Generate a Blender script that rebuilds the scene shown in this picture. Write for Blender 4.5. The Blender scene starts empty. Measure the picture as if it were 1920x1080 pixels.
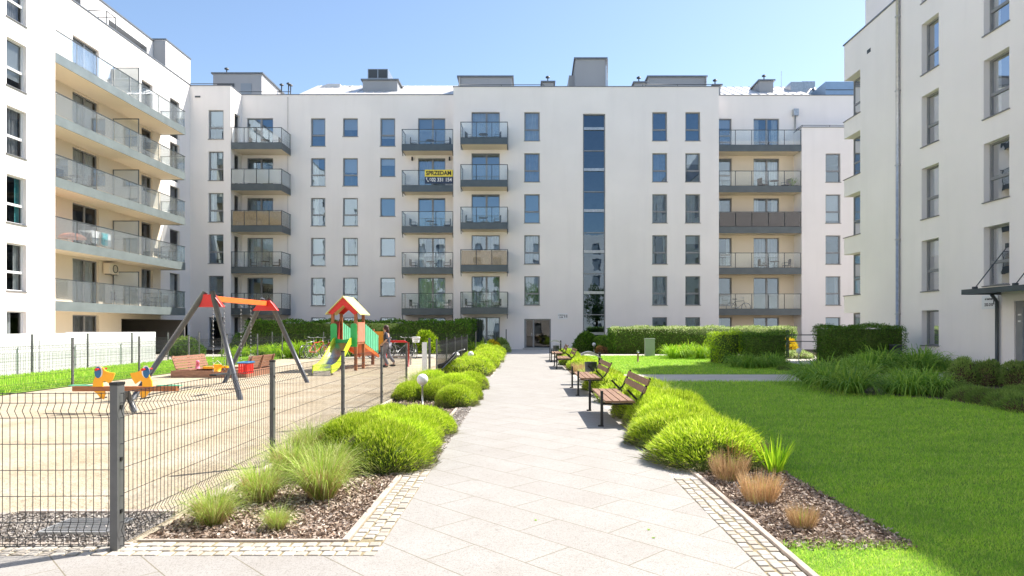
import bpy, bmesh, math, random
import numpy as np
from mathutils import Vector, Matrix
R = math.radians
rng = np.random.default_rng(7); random.seed(7)
scene = bpy.context.scene
col = scene.collection
# ---------------------------------------------------------------- camera, sky, sun, exposure
F = 1235.0; VX = 985.0; HY = 613.0; CH = 1.5
cd = bpy.data.cameras.new('camera'); cam = bpy.data.objects.new('camera', cd); col.objects.link(cam)
cam.location = (0, 0, CH); cam.rotation_euler = (R(90), 0, 0)
cd.sensor_width = 36; cd.lens = F / 1920 * 36
cd.shift_x = (960 - VX) / 1920; cd.shift_y = (HY - 540) / 1920
cd.clip_start = 0.1; cd.clip_end = 2000
scene.camera = cam
KX, KY = 0.71, 0.45                     # shadow offset per metre of height
elev = math.atan2(1, math.hypot(KX, KY)); azim = math.atan2(KX, KY)
w = bpy.data.worlds.new("World"); scene.world = w; w.use_nodes = True
nt = w.node_tree; bg = nt.nodes['Background']
sky = nt.nodes.new('ShaderNodeTexSky'); sky.sky_type = 'NISHITA'; sky.sun_disc = False
sky.sun_elevation = elev; sky.sun_rotation = azim
sky.air_density = 1.0; sky.dust_density = 0.6; sky.ozone_density = 1.5
nt.links.new(sky.outputs[0], bg.inputs[0]); bg.inputs[1].default_value = 0.108
sd = bpy.data.lights.new('sun', 'SUN'); sun = bpy.data.objects.new('sun', sd); col.objects.link(sun)
sd.energy = 4.9; sd.angle = R(0.53); sd.color = (1.0, 0.94, 0.855)
sun.rotation_euler = Vector((KX, KY, 1)).to_track_quat('Z', 'Y').to_euler()
sun.location = (20, 12, 30)
scene.view_settings.view_transform = 'Standard'; scene.view_settings.look = 'None'
scene.view_settings.exposure = 1.1; scene.view_settings.gamma = 1.0
scene.cycles.max_bounces = 8; scene.cycles.diffuse_bounces = 4; scene.cycles.transparent_max_bounces = 12

def PX(px, Y): return (px - VX) * Y / F
def PZ(py, Y): return CH - (py - HY) * Y / F
def at(px, py):                          # ground point seen at a pixel
    Y = F * CH / (py - HY); return ((px - VX) * Y / F, Y)

# ---------------------------------------------------------------- materials
MATS = {}
def mat(name, c=(.5,.5,.5), rough=.7, metal=0, noise=0, nscale=5, bump=0, bscale=50, spec=.5):
    m = bpy.data.materials.new(name); m.use_nodes = True; n = m.node_tree; b = n.nodes['Principled BSDF']
    b.inputs['Base Color'].default_value = (*c, 1); b.inputs['Roughness'].default_value = rough
    b.inputs['Metallic'].default_value = metal; b.inputs['Specular IOR Level'].default_value = spec
    tc = n.nodes.new('ShaderNodeTexCoord')
    if noise:
        t = n.nodes.new('ShaderNodeTexNoise'); t.inputs['Scale'].default_value = nscale; t.inputs['Detail'].default_value = 6
        n.links.new(tc.outputs['Object'], t.inputs['Vector'])
        r = n.nodes.new('ShaderNodeValToRGB'); lo = [max(0, v*(1-noise)) for v in c]; hi = [min(1, v*(1+noise)) for v in c]
        r.color_ramp.elements[0].position = .3; r.color_ramp.elements[1].position = .7
        r.color_ramp.elements[0].color = (*lo, 1); r.color_ramp.elements[1].color = (*hi, 1)
        n.links.new(t.outputs['Fac'], r.inputs['Fac']); n.links.new(r.outputs['Color'], b.inputs['Base Color'])
    if bump:
        t = n.nodes.new('ShaderNodeTexNoise'); t.inputs['Scale'].default_value = bscale; t.inputs['Detail'].default_value = 4
        n.links.new(tc.outputs['Object'], t.inputs['Vector'])
        bp = n.nodes.new('ShaderNodeBump'); bp.inputs['Strength'].default_value = bump; bp.inputs['Distance'].default_value = .02
        n.links.new(t.outputs['Fac'], bp.inputs['Height']); n.links.new(bp.outputs['Normal'], b.inputs['Normal'])
    MATS[name] = m; return m
def mixc(n, fac, a, b_, mode='MIX'):
    mx = n.nodes.new('ShaderNodeMix'); mx.data_type = 'RGBA'; mx.blend_type = mode
    for s, v in ((mx.inputs[0], fac), (mx.inputs[6], a), (mx.inputs[7], b_)):
        if hasattr(v, 'links'): n.links.new(v, s)
        elif isinstance(v, tuple): s.default_value = (*v, 1)
        else: s.default_value = v
    return mx.outputs[2]
def ramp(n, src, stops):
    r = n.nodes.new('ShaderNodeValToRGB'); e = r.color_ramp.elements
    while len(e) < len(stops): e.new(.5)
    for q, (p, c) in zip(e, stops): q.position = p; q.color = (*c, 1)
    n.links.new(src, r.inputs['Fac']); return r.outputs['Color']
def noise(n, vec, scale, detail=5, rough=.5, out='Fac'):
    t = n.nodes.new('ShaderNodeTexNoise'); t.inputs['Scale'].default_value = scale; t.inputs['Detail'].default_value = detail
    t.inputs['Roughness'].default_value = rough; n.links.new(vec, t.inputs['Vector']); return t.outputs[out]
def gpos(n): return n.nodes.new('ShaderNodeNewGeometry').outputs['Position']
def mapping(n, vec, scale=(1,1,1), rot=(0,0,0)):
    m = n.nodes.new('ShaderNodeMapping'); m.inputs['Scale'].default_value = scale; m.inputs['Rotation'].default_value = rot
    n.links.new(vec, m.inputs['Vector']); return m.outputs[0]
def bump(n, b, h, s, d=.01):
    bp = n.nodes.new('ShaderNodeBump'); bp.inputs['Strength'].default_value = s; bp.inputs['Distance'].default_value = d
    n.links.new(h, bp.inputs['Height']); n.links.new(bp.outputs[0], b.inputs['Normal'])
def newm(name, rough=.8):
    m = bpy.data.materials.new(name); m.use_nodes = True; MATS[name] = m
    b = m.node_tree.nodes['Principled BSDF']; b.inputs['Roughness'].default_value = rough
    return m, m.node_tree, b

def plaster(name, c, dirt=.06):
    m, n, b = newm(name, .9); p = gpos(n)
    big = noise(n, p, .35, 4); st = noise(n, mapping(n, p, (1.2, 1.2, .12)), 1.3, 5)
    c1 = ramp(n, big, [(.3, tuple(v*(1-dirt) for v in c)), (.7, c)])
    c2 = mixc(n, ramp(n, st, [(.5, (0,0,0)), (.75, (.35,.35,.35))]), c1, tuple(v*(1-2*dirt) for v in c))
    n.links.new(c2, b.inputs['Base Color']); b.inputs['Specular IOR Level'].default_value = .2
    bump(n, b, noise(n, p, 90, 3), .25, .006)
plaster('plaster', (.90, .85, .815), .07); plaster('cream', (.78, .68, .54), .05); plaster('grey_plaster', (.36, .37, .385))
mat('metal_dark', (.065,.078,.085), .45, .3, .12, 3); mat('fascia', (.085,.105,.115), .35, .3, .12, 2)
mat('fascia_sunlit', (.20,.232,.23), .35, .2, .1, 2)  # same fascia paint, lightened: sunlight put into the colour for the left balconies
mat('frame_grey', (.25,.255,.262), .5, .1, .08, 4); mat('frame_white', (.72,.72,.72), .5)
mat('sill', (.22,.22,.22), .45, .4, .1, 6); mat('cap', (.20,.21,.22), .4, .5, .1, 4)
mat('galv', (.45,.46,.47), .35, .8, .15, 8); mat('steel', (.55,.56,.58), .22, 1, .08, 10)
mat('curtain', (.70,.69,.66), .9, 0, .1, 3); mat('curtain_dim', (.34,.33,.33), .9, 0, .15, 3)
mat('curtain_teal', (.10,.42,.42), .9, 0, .15, 3)
mat('blind', (.62,.64,.66), .6); mat('blind_grey', (.25,.29,.33), .6)
mat('inside', (.13,.12,.11), .9, 0, .3, 1.5); mat('inside_dark', (.05,.048,.045), .9); mat('passage_wall', (.42,.36,.31), .9, 0, .1, 1)
mat('fence_metal', (.045,.048,.052), .45, .4, .15, 10); mat('fence_post', (.13,.134,.14), .42, .3, .1, 12)
mat('swing_leg', (.085,.09,.10), .4, .3, .12, 8); mat('fence_post_dark', (.10,.104,.11), .42, .3, .1, 12); mat('black', (.015,.015,.017), .5); mat('rubber', (.02,.02,.022), .8); mat('rattan', (.04,.033,.03), .8)
mat('red', (.62,.02,.015), .4, 0, .08, 5); mat('orange', (.85,.17,.03), .45, 0, .08, 5); mat('dark_red', (.28,.03,.02), .5, 0, .15, 5)
mat('yellow', (.95,.42,.01), .45, 0, .06, 5); mat('blue', (.01,.13,.32), .45); mat('white_paint', (.8,.8,.8), .45)
mat('green_panel', (.03,.40,.10), .5, 0, .08, 5); mat('mint', (.13,.52,.30), .5, 0, .08, 5); mat('lime', (.55,.70,.03), .4, 0, .05, 5)
mat('roof_yellow', (.70,.66,.25), .55, 0, .08, 5); mat('salmon', (.80,.30,.20), .55, 0, .1, 6); mat('amber', (.75,.27,.02), .5, 0, .1, 6)
mat('play_post', (.32,.12,.05), .6, 0, .25, 9)
mat('yellow_banner', (.85,.68,.08), .6); mat('navy', (.03,.05,.10), .6)
mat('cloth_teal', (.05,.45,.5), .9); mat('cloth_white', (.75,.75,.75), .9); mat('pink', (.75,.2,.3), .7)
mat('skin', (.55,.33,.24), .5); mat('hair', (.05,.02,.015), .6); mat('shirt', (.04,.045,.07), .85, 0, .9, 14); mat('trousers', (.22,.22,.26), .85, 0, .3, 12)
mat('cabinet', (.33,.37,.31), .55, 0, .06, 4); mat('concrete', (.46,.44,.41), .9, 0, .12, 6, .3, 60)
mat('kerb', (.44,.37,.31), .9, 0, .2, 5, .3, 60); mat('board_white', (.74,.74,.76), .7, 0, .05, 1)
mat('roof_metal', (.66,.64,.62), .45, .2, .05, 2); mat('blue_metal', (.28,.40,.55), .4, .3, .06, 2); mat('vent_dark', (.06,.07,.08), .6)
def wood(name, c, sc=(1,1,1), dark=.55):
    m, n, b = newm(name, .55); tc = n.nodes.new('ShaderNodeTexCoord').outputs['Object']
    g = noise(n, mapping(n, tc, sc), 6, 8, .65)
    n.links.new(ramp(n, g, [(.3, tuple(v*dark for v in c)), (.7, tuple(min(1, v*1.25) for v in c))]), b.inputs['Base Color'])
    bump(n, b, g, .2, .004)
wood('bench_wood', (.29,.165,.10), (14,1,14)); wood('beam_wood', (.36,.13,.05), (1,10,10)); wood('old_wood', (.34,.17,.11), (1,9,9), .45)
wood('reed', (.55,.36,.20), (14,14,.7), .45); wood('reed_dark', (.10,.085,.075), (14,14,.7), .6)

def glassmat(name, refl, tint, diff=0, rough=0, wav=.0, dc=(.8,.85,.85), fm=1.0, gc=(.95,.97,1)):
    m = bpy.data.materials.new(name); m.use_nodes = True; n = m.node_tree; n.nodes.clear(); MATS[name] = m
    out = n.nodes.new('ShaderNodeOutputMaterial'); tr = n.nodes.new('ShaderNodeBsdfTransparent'); tr.inputs[0].default_value = (*tint, 1)
    gl = n.nodes.new('ShaderNodeBsdfGlossy'); gl.inputs['Roughness'].default_value = rough; gl.inputs[0].default_value = (*gc,1)
    fr = n.nodes.new('ShaderNodeFresnel'); fr.inputs[0].default_value = 1.5
    ma = n.nodes.new('ShaderNodeMath'); ma.operation = 'MULTIPLY_ADD'; ma.inputs[1].default_value = fm; ma.inputs[2].default_value = refl; ma.use_clamp = True
    n.links.new(fr.outputs[0], ma.inputs[0])
    mx = n.nodes.new('ShaderNodeMixShader'); n.links.new(ma.outputs[0], mx.inputs[0]); n.links.new(tr.outputs[0], mx.inputs[1]); n.links.new(gl.outputs[0], mx.inputs[2])
    if wav:
        t = noise(n, gpos(n), 1.1, 2); bp = n.nodes.new('ShaderNodeBump'); bp.inputs['Strength'].default_value = wav; bp.inputs['Distance'].default_value = .05
        n.links.new(t, bp.inputs['Height']); n.links.new(bp.outputs[0], gl.inputs['Normal'])
    last = mx.outputs[0]
    if diff:
        d = n.nodes.new('ShaderNodeBsdfDiffuse'); d.inputs[0].default_value = (*dc, 1)
        m2 = n.nodes.new('ShaderNodeMixShader'); m2.inputs[0].default_value = diff; n.links.new(last, m2.inputs[1]); n.links.new(d.outputs[0], m2.inputs[2]); last = m2.outputs[0]
    n.links.new(last, out.inputs[0])
glassmat('pane', .21, (.72,.76,.78), wav=.05, gc=(.62,.82,1)); glassmat('pane_side', .03, (.72,.76,.78), wav=.05, fm=.55)
glassmat('clear_glass', .015, (.955,.98,.975), .03, fm=.7, dc=(.85,.9,.9)); glassmat('frosted', .03, (.86,.88,.87), .45, .1, dc=(.75,.78,.77))
glassmat('door_glass', .04, (.30,.34,.36), wav=.03, fm=.6); glassmat('stair_glass', .13, (.36,.44,.50), wav=.04, gc=(.6,.8,1)); glassmat('grey_glass', .05, (.62,.62,.62), .30, .1, dc=(.12,.11,.11))

def leafm(name, cols, trans=.35, rough=.55, patch=None):
    m, n, b = newm(name, rough); g = n.nodes.new('ShaderNodeNewGeometry')
    k = len(cols); c = ramp(n, g.outputs['Random Per Island'], [(i/(k-1), q) for i, q in enumerate(cols)])
    oi = n.nodes.new('ShaderNodeObjectInfo'); hs = n.nodes.new('ShaderNodeHueSaturation')
    mr = n.nodes.new('ShaderNodeMapRange'); mr.inputs[3].default_value = .8; mr.inputs[4].default_value = 1.15
    n.links.new(oi.outputs['Random'], mr.inputs[0]); n.links.new(mr.outputs[0], hs.inputs['Value']); n.links.new(c, hs.inputs['Color']); c = hs.outputs[0]
    n.links.new(c, b.inputs['Base Color']); b.inputs['Specular IOR Level'].default_value = .25
    t = n.nodes.new('ShaderNodeBsdfTranslucent'); n.links.new(c, t.inputs[0])
    mx = n.nodes.new('ShaderNodeMixShader'); mx.inputs[0].default_value = trans
    out = n.nodes['Material Output']; n.links.new(b.outputs[0], mx.inputs[1]); n.links.new(t.outputs[0], mx.inputs[2]); n.links.new(mx.outputs[0], out.inputs[0])
leafm('lav', [(.20,.34,.02), (.37,.54,.025), (.50,.66,.035), (.63,.76,.06), (.74,.80,.18)], .42)
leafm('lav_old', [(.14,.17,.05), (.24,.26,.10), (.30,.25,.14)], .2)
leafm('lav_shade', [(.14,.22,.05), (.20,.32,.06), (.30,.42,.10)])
leafm('grassy', [(.18,.32,.03), (.32,.48,.05), (.46,.56,.12), (.60,.60,.28)])
leafm('straw', [(.38,.23,.12), (.56,.37,.19), (.72,.53,.31)], .2)
leafm('lily', [(.13,.29,.04), (.26,.46,.05), (.44,.64,.11)], .4)
leafm('lily_bright', [(.16,.36,.012), (.32,.54,.02), (.48,.66,.04)])
leafm('hedge', [(.045,.12,.015), (.11,.24,.02), (.22,.39,.045)], .35, .4)
leafm('hedge_pale', [(.16,.26,.05), (.32,.44,.12), (.52,.60,.26), (.62,.66,.38)], .3, .5)
leafm('hedge_lime', [(.16,.30,.01), (.34,.50,.02), (.52,.64,.04)], .3, .5)
leafm('golden', [(.65,.45,.02), (.85,.62,.03), (.55,.50,.03)], .3)
leafm('brownish', [(.26,.12,.05), (.38,.20,.08), (.20,.16,.05)], .2)
leafm('shrub', [(.17,.28,.06), (.29,.42,.09), (.44,.55,.17)], .35)
leafm('blade', [(.21,.45,.05), (.34,.62,.06), (.48,.72,.08), (.64,.76,.17)], .45)
for nm in ('blade',):
    n = MATS[nm].node_tree; hs = [q for q in n.nodes if q.type == 'HUE_SAT'][0]; p = gpos(n)
    v1 = ramp(n, noise(n, mapping(n, p, (1,2.6,1)), 1.1, 6, .7), [(.30,(.62,.70,.72)),(.5,(1,1,1)),(.70,(1.25,1.12,1.0))])
    cc = mixc(n, 1.0, hs.outputs[0], v1, 'MULTIPLY')
    for q in n.nodes:
        if q.type == 'BSDF_PRINCIPLED': n.links.new(cc, q.inputs['Base Color'])
        if q.type == 'BSDF_TRANSLUCENT': n.links.new(cc, q.inputs[0])
leafm('chips', [(.16,.105,.075), (.31,.23,.175), (.44,.35,.28), (.60,.51,.43), (.28,.18,.12)], .0, .9)
leafm('pebbles', [(.22,.19,.16), (.40,.36,.32), (.58,.54,.50), (.16,.14,.13)], .0, .8)
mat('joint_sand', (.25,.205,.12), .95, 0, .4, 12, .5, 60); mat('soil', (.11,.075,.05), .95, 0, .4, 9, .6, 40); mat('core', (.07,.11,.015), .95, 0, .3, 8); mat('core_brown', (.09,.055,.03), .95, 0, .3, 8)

# ground materials
m, n, b = newm('granite', .75); p = gpos(n)
rp = mapping(n, p, (1,1,1), (0,0,R(45)))
br = n.nodes.new('ShaderNodeTexBrick'); n.links.new(rp, br.inputs['Vector']); br.offset = .5
for k, v in (('Scale',1),('Mortar Size',.0042),('Mortar Smooth',.2),('Bias',0),('Brick Width',.98),('Row Height',.42)): br.inputs[k].default_value = v
br.inputs['Color1'].default_value = (.328,.312,.292,1); br.inputs['Color2'].default_value = (.350,.336,.316,1); br.inputs['Mortar'].default_value = (.19,.165,.115,1)
sp = noise(n, p, 130, 3, .7); sp2 = noise(n, p, 2.2, 5); sp3 = noise(n, p, 38, 4, .7)
c = mixc(n, .8, br.outputs['Color'], ramp(n, sp, [(.34,(.45,.42,.40)),(.48,(1,1,1)),(.7,(1.0,1.0,1.0))]), 'MULTIPLY')
c = mixc(n, .55, c, ramp(n, sp2, [(.3,(.86,.83,.79)),(.65,(1,1,1))]), 'MULTIPLY')
c = mixc(n, .5, c, ramp(n, sp3, [(.3,(.62,.58,.54)),(.46,(1,1,1))]), 'MULTIPLY')
c = mixc(n, .6, c, ramp(n, noise(n, p, 7, 2, .8), [(.24,(.45,.42,.36)),(.29,(1,1,1))]), 'MULTIPLY')
n.links.new(c, b.inputs['Base Color']); bump(n, b, br.outputs['Fac'], -.35, .006)
m, n, b = newm('sand', .95); p = gpos(n)
c = ramp(n, noise(n, p, 1.1, 6, .6), [(.3,(.40,.325,.215)),(.5,(.49,.415,.30)),(.72,(.55,.485,.38))])
c = mixc(n, .7, c, ramp(n, noise(n, p, 22, 4, .7), [(.30,(.52,.46,.38)),(.46,(1,1,1))]), 'MULTIPLY')
c = mixc(n, .5, c, ramp(n, noise(n, p, 140, 2), [(.35,(.6,.55,.5)),(.55,(1,1,1))]), 'MULTIPLY')
n.links.new(c, b.inputs['Base Color']); bump(n, b, noise(n, p, 5, 6, .7), 1.0, .09)
c = mixc(n, .8, c, ramp(n, noise(n, p, 13, 2, .9), [(.26,(.35,.30,.24)),(.32,(1,1,1))]), 'MULTIPLY'); c = mixc(n, ramp(n, noise(n, p, .55, 4), [(.6,(0,0,0)),(.75,(.45,.45,.45))]), c, (.42,.36,.12)); n.links.new(c, b.inputs['Base Color'])
m, n, b = newm('lawn', .95); p = gpos(n)
c = ramp(n, noise(n, mapping(n, p, (1,2.2,1)), 1.4, 6, .65), [(.3,(.18,.33,.035)),(.5,(.25,.43,.045)),(.7,(.36,.50,.07))])
c = mixc(n, .6, c, ramp(n, noise(n, p, 60, 3, .8), [(.3,(.4,.45,.35)),(.6,(1,1,1))]), 'MULTIPLY')
n.links.new(c, b.inputs['Base Color']); bump(n, b, noise(n, p, 70, 3, .8), 1, .03)
mat('gravel', (.46,.42,.38), .95, 0, .45, 45, 1, 60); mat('soil_ground', (.20,.17,.13), .95, 0, .2, 2)
m, n, b = newm('pale_path', .9); p = gpos(n)
c = mixc(n, .5, ramp(n, noise(n, p, .9, 5), [(.3,(.47,.43,.37)),(.7,(.56,.52,.46))]), ramp(n, noise(n, p, 70, 3, .7), [(.3,(.6,.6,.58)),(.5,(1,1,1))]), 'MULTIPLY')
n.links.new(c, b.inputs['Base Color'])

# ---------------------------------------------------------------- mesh helpers
WLOC = {}
def props(o, label=None, cat=None, group=None, kind=None):
    for k, v in (('label', label), ('category', cat), ('group', group), ('kind', kind)):
        if v: o[k] = v
    return o
def link(o, parent=None, origin=None):
    col.objects.link(o)
    if parent is not None: o.parent = parent; WLOC[o.name] = WLOC[parent.name]
    else: WLOC[o.name] = Vector(origin or (0,0,0)); o.location = WLOC[o.name]
    return o
def empty(name, loc, label, cat, group=None, rz=0):
    o = bpy.data.objects.new(name, None); o.empty_display_size = .2; link(o, None, loc); o.rotation_euler.z = rz
    return props(o, label, cat, group)
class MB:
    def __init__(s): s.v = []; s.f = []; s.m = []; s.sm = []
    def face(s, pts, mi=0, smooth=False):
        b = len(s.v); s.v += [tuple(p) for p in pts]; s.f.append(tuple(range(b, b+len(pts)))); s.m.append(mi); s.sm.append(smooth)
    def box(s, x0,x1,y0,y1,z0,z1, mi=0, rot=None, c=None):
        if x0>x1: x0,x1=x1,x0
        if y0>y1: y0,y1=y1,y0
        if z0>z1: z0,z1=z1,z0
        P = [Vector((x,y,z)) for z in (z0,z1) for y in (y0,y1) for x in (x0,x1)]
        if rot is not None:
            c = Vector(c) if c is not None else sum(P, Vector())/8
            P = [rot @ (p-c) + c for p in P]
        b = len(s.v); s.v += [tuple(p) for p in P]
        for q in ((0,2,3,1),(4,5,7,6),(0,1,5,4),(2,6,7,3),(0,4,6,2),(1,3,7,5)):
            s.f.append(tuple(b+i for i in q)); s.m.append(mi); s.sm.append(False)
        return s
    def tube(s, pts, r, n=8, mi=0, cap=True, smooth=True):
        pts = [Vector(p) for p in pts]; rs = r if isinstance(r, (list, tuple)) else [r]*len(pts)
        b = len(s.v); up = None
        for i, p in enumerate(pts):
            d = (pts[min(i+1, len(pts)-1)] - pts[max(i-1, 0)]).normalized()
            if up is None: up = Vector((0,0,1)) if abs(d.z) < .9 else Vector((0,1,0))
            a = d.cross(up).normalized(); c = d.cross(a).normalized(); up = -c if up.dot(c) < 0 else c
            for k in range(n):
                t = 2*math.pi*(k+.5)/n; s.v.append(tuple(p + (a*math.cos(t) + up*math.sin(t))*rs[i]))
        for i in range(len(pts)-1):
            for k in range(n):
                k2 = (k+1) % n
                s.f.append((b+i*n+k, b+i*n+k2, b+(i+1)*n+k2, b+(i+1)*n+k)); s.m.append(mi); s.sm.append(smooth)
        if cap:
            s.f.append(tuple(b+k for k in range(n))); s.m.append(mi); s.sm.append(False)
            e = b+(len(pts)-1)*n; s.f.append(tuple(e+n-1-k for k in range(n))); s.m.append(mi); s.sm.append(False)
        return s
    def sphere(s, c, r, n=16, mi=0, sz=None, z0=-1.0):
        c = Vector(c); rr = sz or (r,r,r); b = len(s.v); rows = n//2
        t0 = math.acos(max(-1, min(1, -z0)))
        for i in range(rows+1):
            ph = math.pi*i/rows
            zc = max(z0, math.cos(ph)); 
            for k in range(n):
                t = 2*math.pi*k/n; sp_ = math.sin(ph)
                s.v.append((c.x+rr[0]*sp_*math.cos(t), c.y+rr[1]*sp_*math.sin(t), c.z+rr[2]*zc))
        for i in range(rows):
            for k in range(n):
                k2 = (k+1)%n; s.f.append((b+i*n+k, b+(i+1)*n+k, b+(i+1)*n+k2, b+i*n+k2)); s.m.append(mi); s.sm.append(True)
        return s
    def prism(s, poly, f, t0, t1, mi=0, mi_side=None):
        """poly of 2-D points, f(u,v,t)->xyz"""
        n = len(poly); b = len(s.v); ms = mi if mi_side is None else mi_side
        s.v += [tuple(f(u,v,t0)) for u,v in poly] + [tuple(f(u,v,t1)) for u,v in poly]
        s.f.append(tuple(b+i for i in range(n))); s.m.append(mi); s.sm.append(False)
        s.f.append(tuple(b+n+n-1-i for i in range(n))); s.m.append(mi); s.sm.append(False)
        for i in range(n):
            j = (i+1)%n; s.f.append((b+i, b+n+i, b+n+j, b+j)); s.m.append(ms); s.sm.append(False)
        return s
    def torus(s, c, R0, r, ax, n=28, k=6, mi=0):
        c = Vector(c); ax = Vector(ax).normalized(); u = ax.orthogonal().normalized(); v = ax.cross(u); b = len(s.v)
        for i in range(n):
            t = 2*math.pi*i/n; d = u*math.cos(t)+v*math.sin(t)
            for j in range(k):
                q = 2*math.pi*j/k; s.v.append(tuple(c + d*(R0+r*math.cos(q)) + ax*r*math.sin(q)))
        for i in range(n):
            for j in range(k):
                i2=(i+1)%n; j2=(j+1)%k; s.f.append((b+i*k+j,b+i2*k+j,b+i2*k+j2,b+i*k+j2)); s.m.append(mi); s.sm.append(True)
        return s
    def build(s, name, mats, parent=None, origin=None, bevel=0):
        if isinstance(mats, str): mats = [mats]
        me = bpy.data.meshes.new(name); off = WLOC[parent.name] if parent is not None else Vector(origin or (0,0,0))
        me.from_pydata([(x-off.x, y-off.y, z-off.z) for x,y,z in s.v], [], s.f)
        for q in mats: me.materials.append(MATS[q])
        me.polygons.foreach_set('material_index', s.m); me.polygons.foreach_set('use_smooth', s.sm)
        me.update(); o = bpy.data.objects.new(name, me); link(o, parent, origin)
        if bevel:
            bv = o.modifiers.new('b', 'BEVEL'); bv.width = bevel; bv.segments = 2; bv.limit_method = 'ANGLE'
        return o
def nmesh(name, V, Fq, mats, mi=None, smooth=False):
    """fast mesh: V (n,3), Fq (m,k) all faces with k corners"""
    me = bpy.data.meshes.new(name); V = np.asarray(V, np.float32); Fq = np.asarray(Fq, np.int32); m_, k = Fq.shape
    me.vertices.add(len(V)); me.vertices.foreach_set('co', V.ravel())
    me.loops.add(m_*k); me.loops.foreach_set('vertex_index', Fq.ravel())
    me.polygons.add(m_); me.polygons.foreach_set('loop_start', np.arange(m_)*k); me.polygons.foreach_set('loop_total', np.full(m_, k))
    for q in (mats if not isinstance(mats, str) else [mats]): me.materials.append(MATS[q])
    if mi is not None: me.polygons.foreach_set('material_index', np.asarray(mi, np.int32))
    if smooth: me.polygons.foreach_set('use_smooth', np.ones(m_, bool))
    me.update(calc_edges=True); me.validate(); return me
def obj(name, me, loc=(0,0,0), rz=0, sc=None, parent=None):
    o = bpy.data.objects.new(name, me); link(o, parent, None if parent else loc); o.rotation_euler.z = rz
    if sc is not None: o.scale = sc
    return o
def copy_tree(o, parent=None):
    c = o.copy(); col.objects.link(c); c.parent = parent; WLOC[c.name] = WLOC[o.name]
    for ch in list(o.children): copy_tree(ch, c)
    return c
def place(proto, first, loc, rz=0, label=None, group=None, sc=None):
    o = proto if first else copy_tree(proto)
    o.location = loc; o.rotation_euler.z = rz
    if sc: o.scale = sc
    if label: o['label'] = label
    if group: o['group'] = group
    return o
ORD = ['nearest', 'second', 'third', 'fourth', 'fifth', 'sixth', 'seventh', 'eighth', 'ninth', 'tenth', 'eleventh', 'twelfth', 'thirteenth', 'fourteenth', 'fifteenth', 'sixteenth', 'seventeenth', 'eighteenth', 'nineteenth', 'twentieth']

def unit(a): return a/np.maximum(np.linalg.norm(a, axis=1, keepdims=True), 1e-9)
def blades(P, D, L, W, segs=1, droop=0.0, pw=2):
    """diamond (segs=1) or strap leaves as quads; returns V, F"""
    n = len(P); D = unit(D); S = unit(np.cross(D, rng.normal(size=(n,3)))); L = L[:,None]; W = W[:,None]
    if segs == 1:
        V = np.stack([P, P + D*L*.5 + S*W*.5, P + D*L, P + D*L*.5 - S*W*.5], 1).reshape(-1,3)
        return V, np.arange(4*n).reshape(n,4)
    S = unit(np.cross(D, np.array([[0,0,1.]]) + rng.normal(size=(n,3))*.15))
    rows = []
    for i in range(segs+1):
        t = i/segs; c = P + D*L*t; c = c - np.array([0,0,1.])*L*droop*t**pw
        c = c + (D*np.array([1,1,0.]))*L*droop*.35*t*t
        wd = W*(1-t**2.2*.92)*.5; rows.append(np.stack([c-S*wd, c+S*wd], 1))
    V = np.stack(rows, 1).reshape(n, -1, 3); k = V.shape[1]; Fs = []
    base = np.arange(n)[:,None]*k
    for i in range(segs): Fs.append(base + np.array([[2*i, 2*i+1, 2*i+3, 2*i+2]]))
    return V.reshape(-1,3), np.concatenate(Fs, 1).reshape(-1,4)
def join(parts):
    Vs, Fs, Ms, b = [], [], [], 0
    for V, Fq, mi in parts: Vs.append(V); Fs.append(Fq+b); Ms.append(np.full(len(Fq), mi)); b += len(V)
    return np.concatenate(Vs), np.concatenate(Fs), np.concatenate(Ms)
def dome(r, h, n=20, rows=8, jit=.06):
    V = []; 
    for i in range(rows+1):
        ph = (math.pi/2)*i/rows
        for k in range(n):
            t = 2*math.pi*k/n; j = 1+rng.normal()*jit
            V.append((r*math.cos(ph)*math.cos(t)*j, r*math.cos(ph)*math.sin(t)*j, h*math.sin(ph)*j))
    Fq = [(i*n+k, i*n+(k+1)%n, (i+1)*n+(k+1)%n, (i+1)*n+k) for i in range(rows) for k in range(n)]
    return np.array(V), np.array(Fq)
def mound_mesh(name, r, h, n, mats, bl=.10, bw=.012, lump=.12, up=.5):
    th = rng.uniform(0, 2*math.pi, n); u = rng.uniform(0, 1, n)**.8; ph = np.arcsin(u)
    N = np.stack([np.cos(ph)*np.cos(th), np.cos(ph)*np.sin(th), np.sin(ph)], 1)
    q = rng.uniform(-3, 3, (5,3)); lm = sum(np.sin(N@q[i]*2.2+i) for i in range(5))/5
    rad = (1 + lump*lm)*(1 - rng.uniform(0, .16, n))
    P = N*np.array([r,r,h])*rad[:,None]
    D = N + np.array([0,0,up]) + rng.normal(size=(n,3))*.35
    stray = 1 + (rng.uniform(size=n) < .05)*rng.uniform(.4, 1.2, n)
    V, Fq = blades(P, D, bl*rng.uniform(.6,1.3,n)*stray, bw*rng.uniform(.7,1.3,n)/np.sqrt(stray))
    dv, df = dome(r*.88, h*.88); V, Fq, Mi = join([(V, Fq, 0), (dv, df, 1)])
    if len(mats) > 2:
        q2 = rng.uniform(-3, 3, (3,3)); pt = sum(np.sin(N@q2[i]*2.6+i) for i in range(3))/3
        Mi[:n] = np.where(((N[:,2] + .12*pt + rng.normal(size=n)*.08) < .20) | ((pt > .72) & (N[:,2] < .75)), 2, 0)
    return nmesh(name, V, Fq, mats, Mi)
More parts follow.
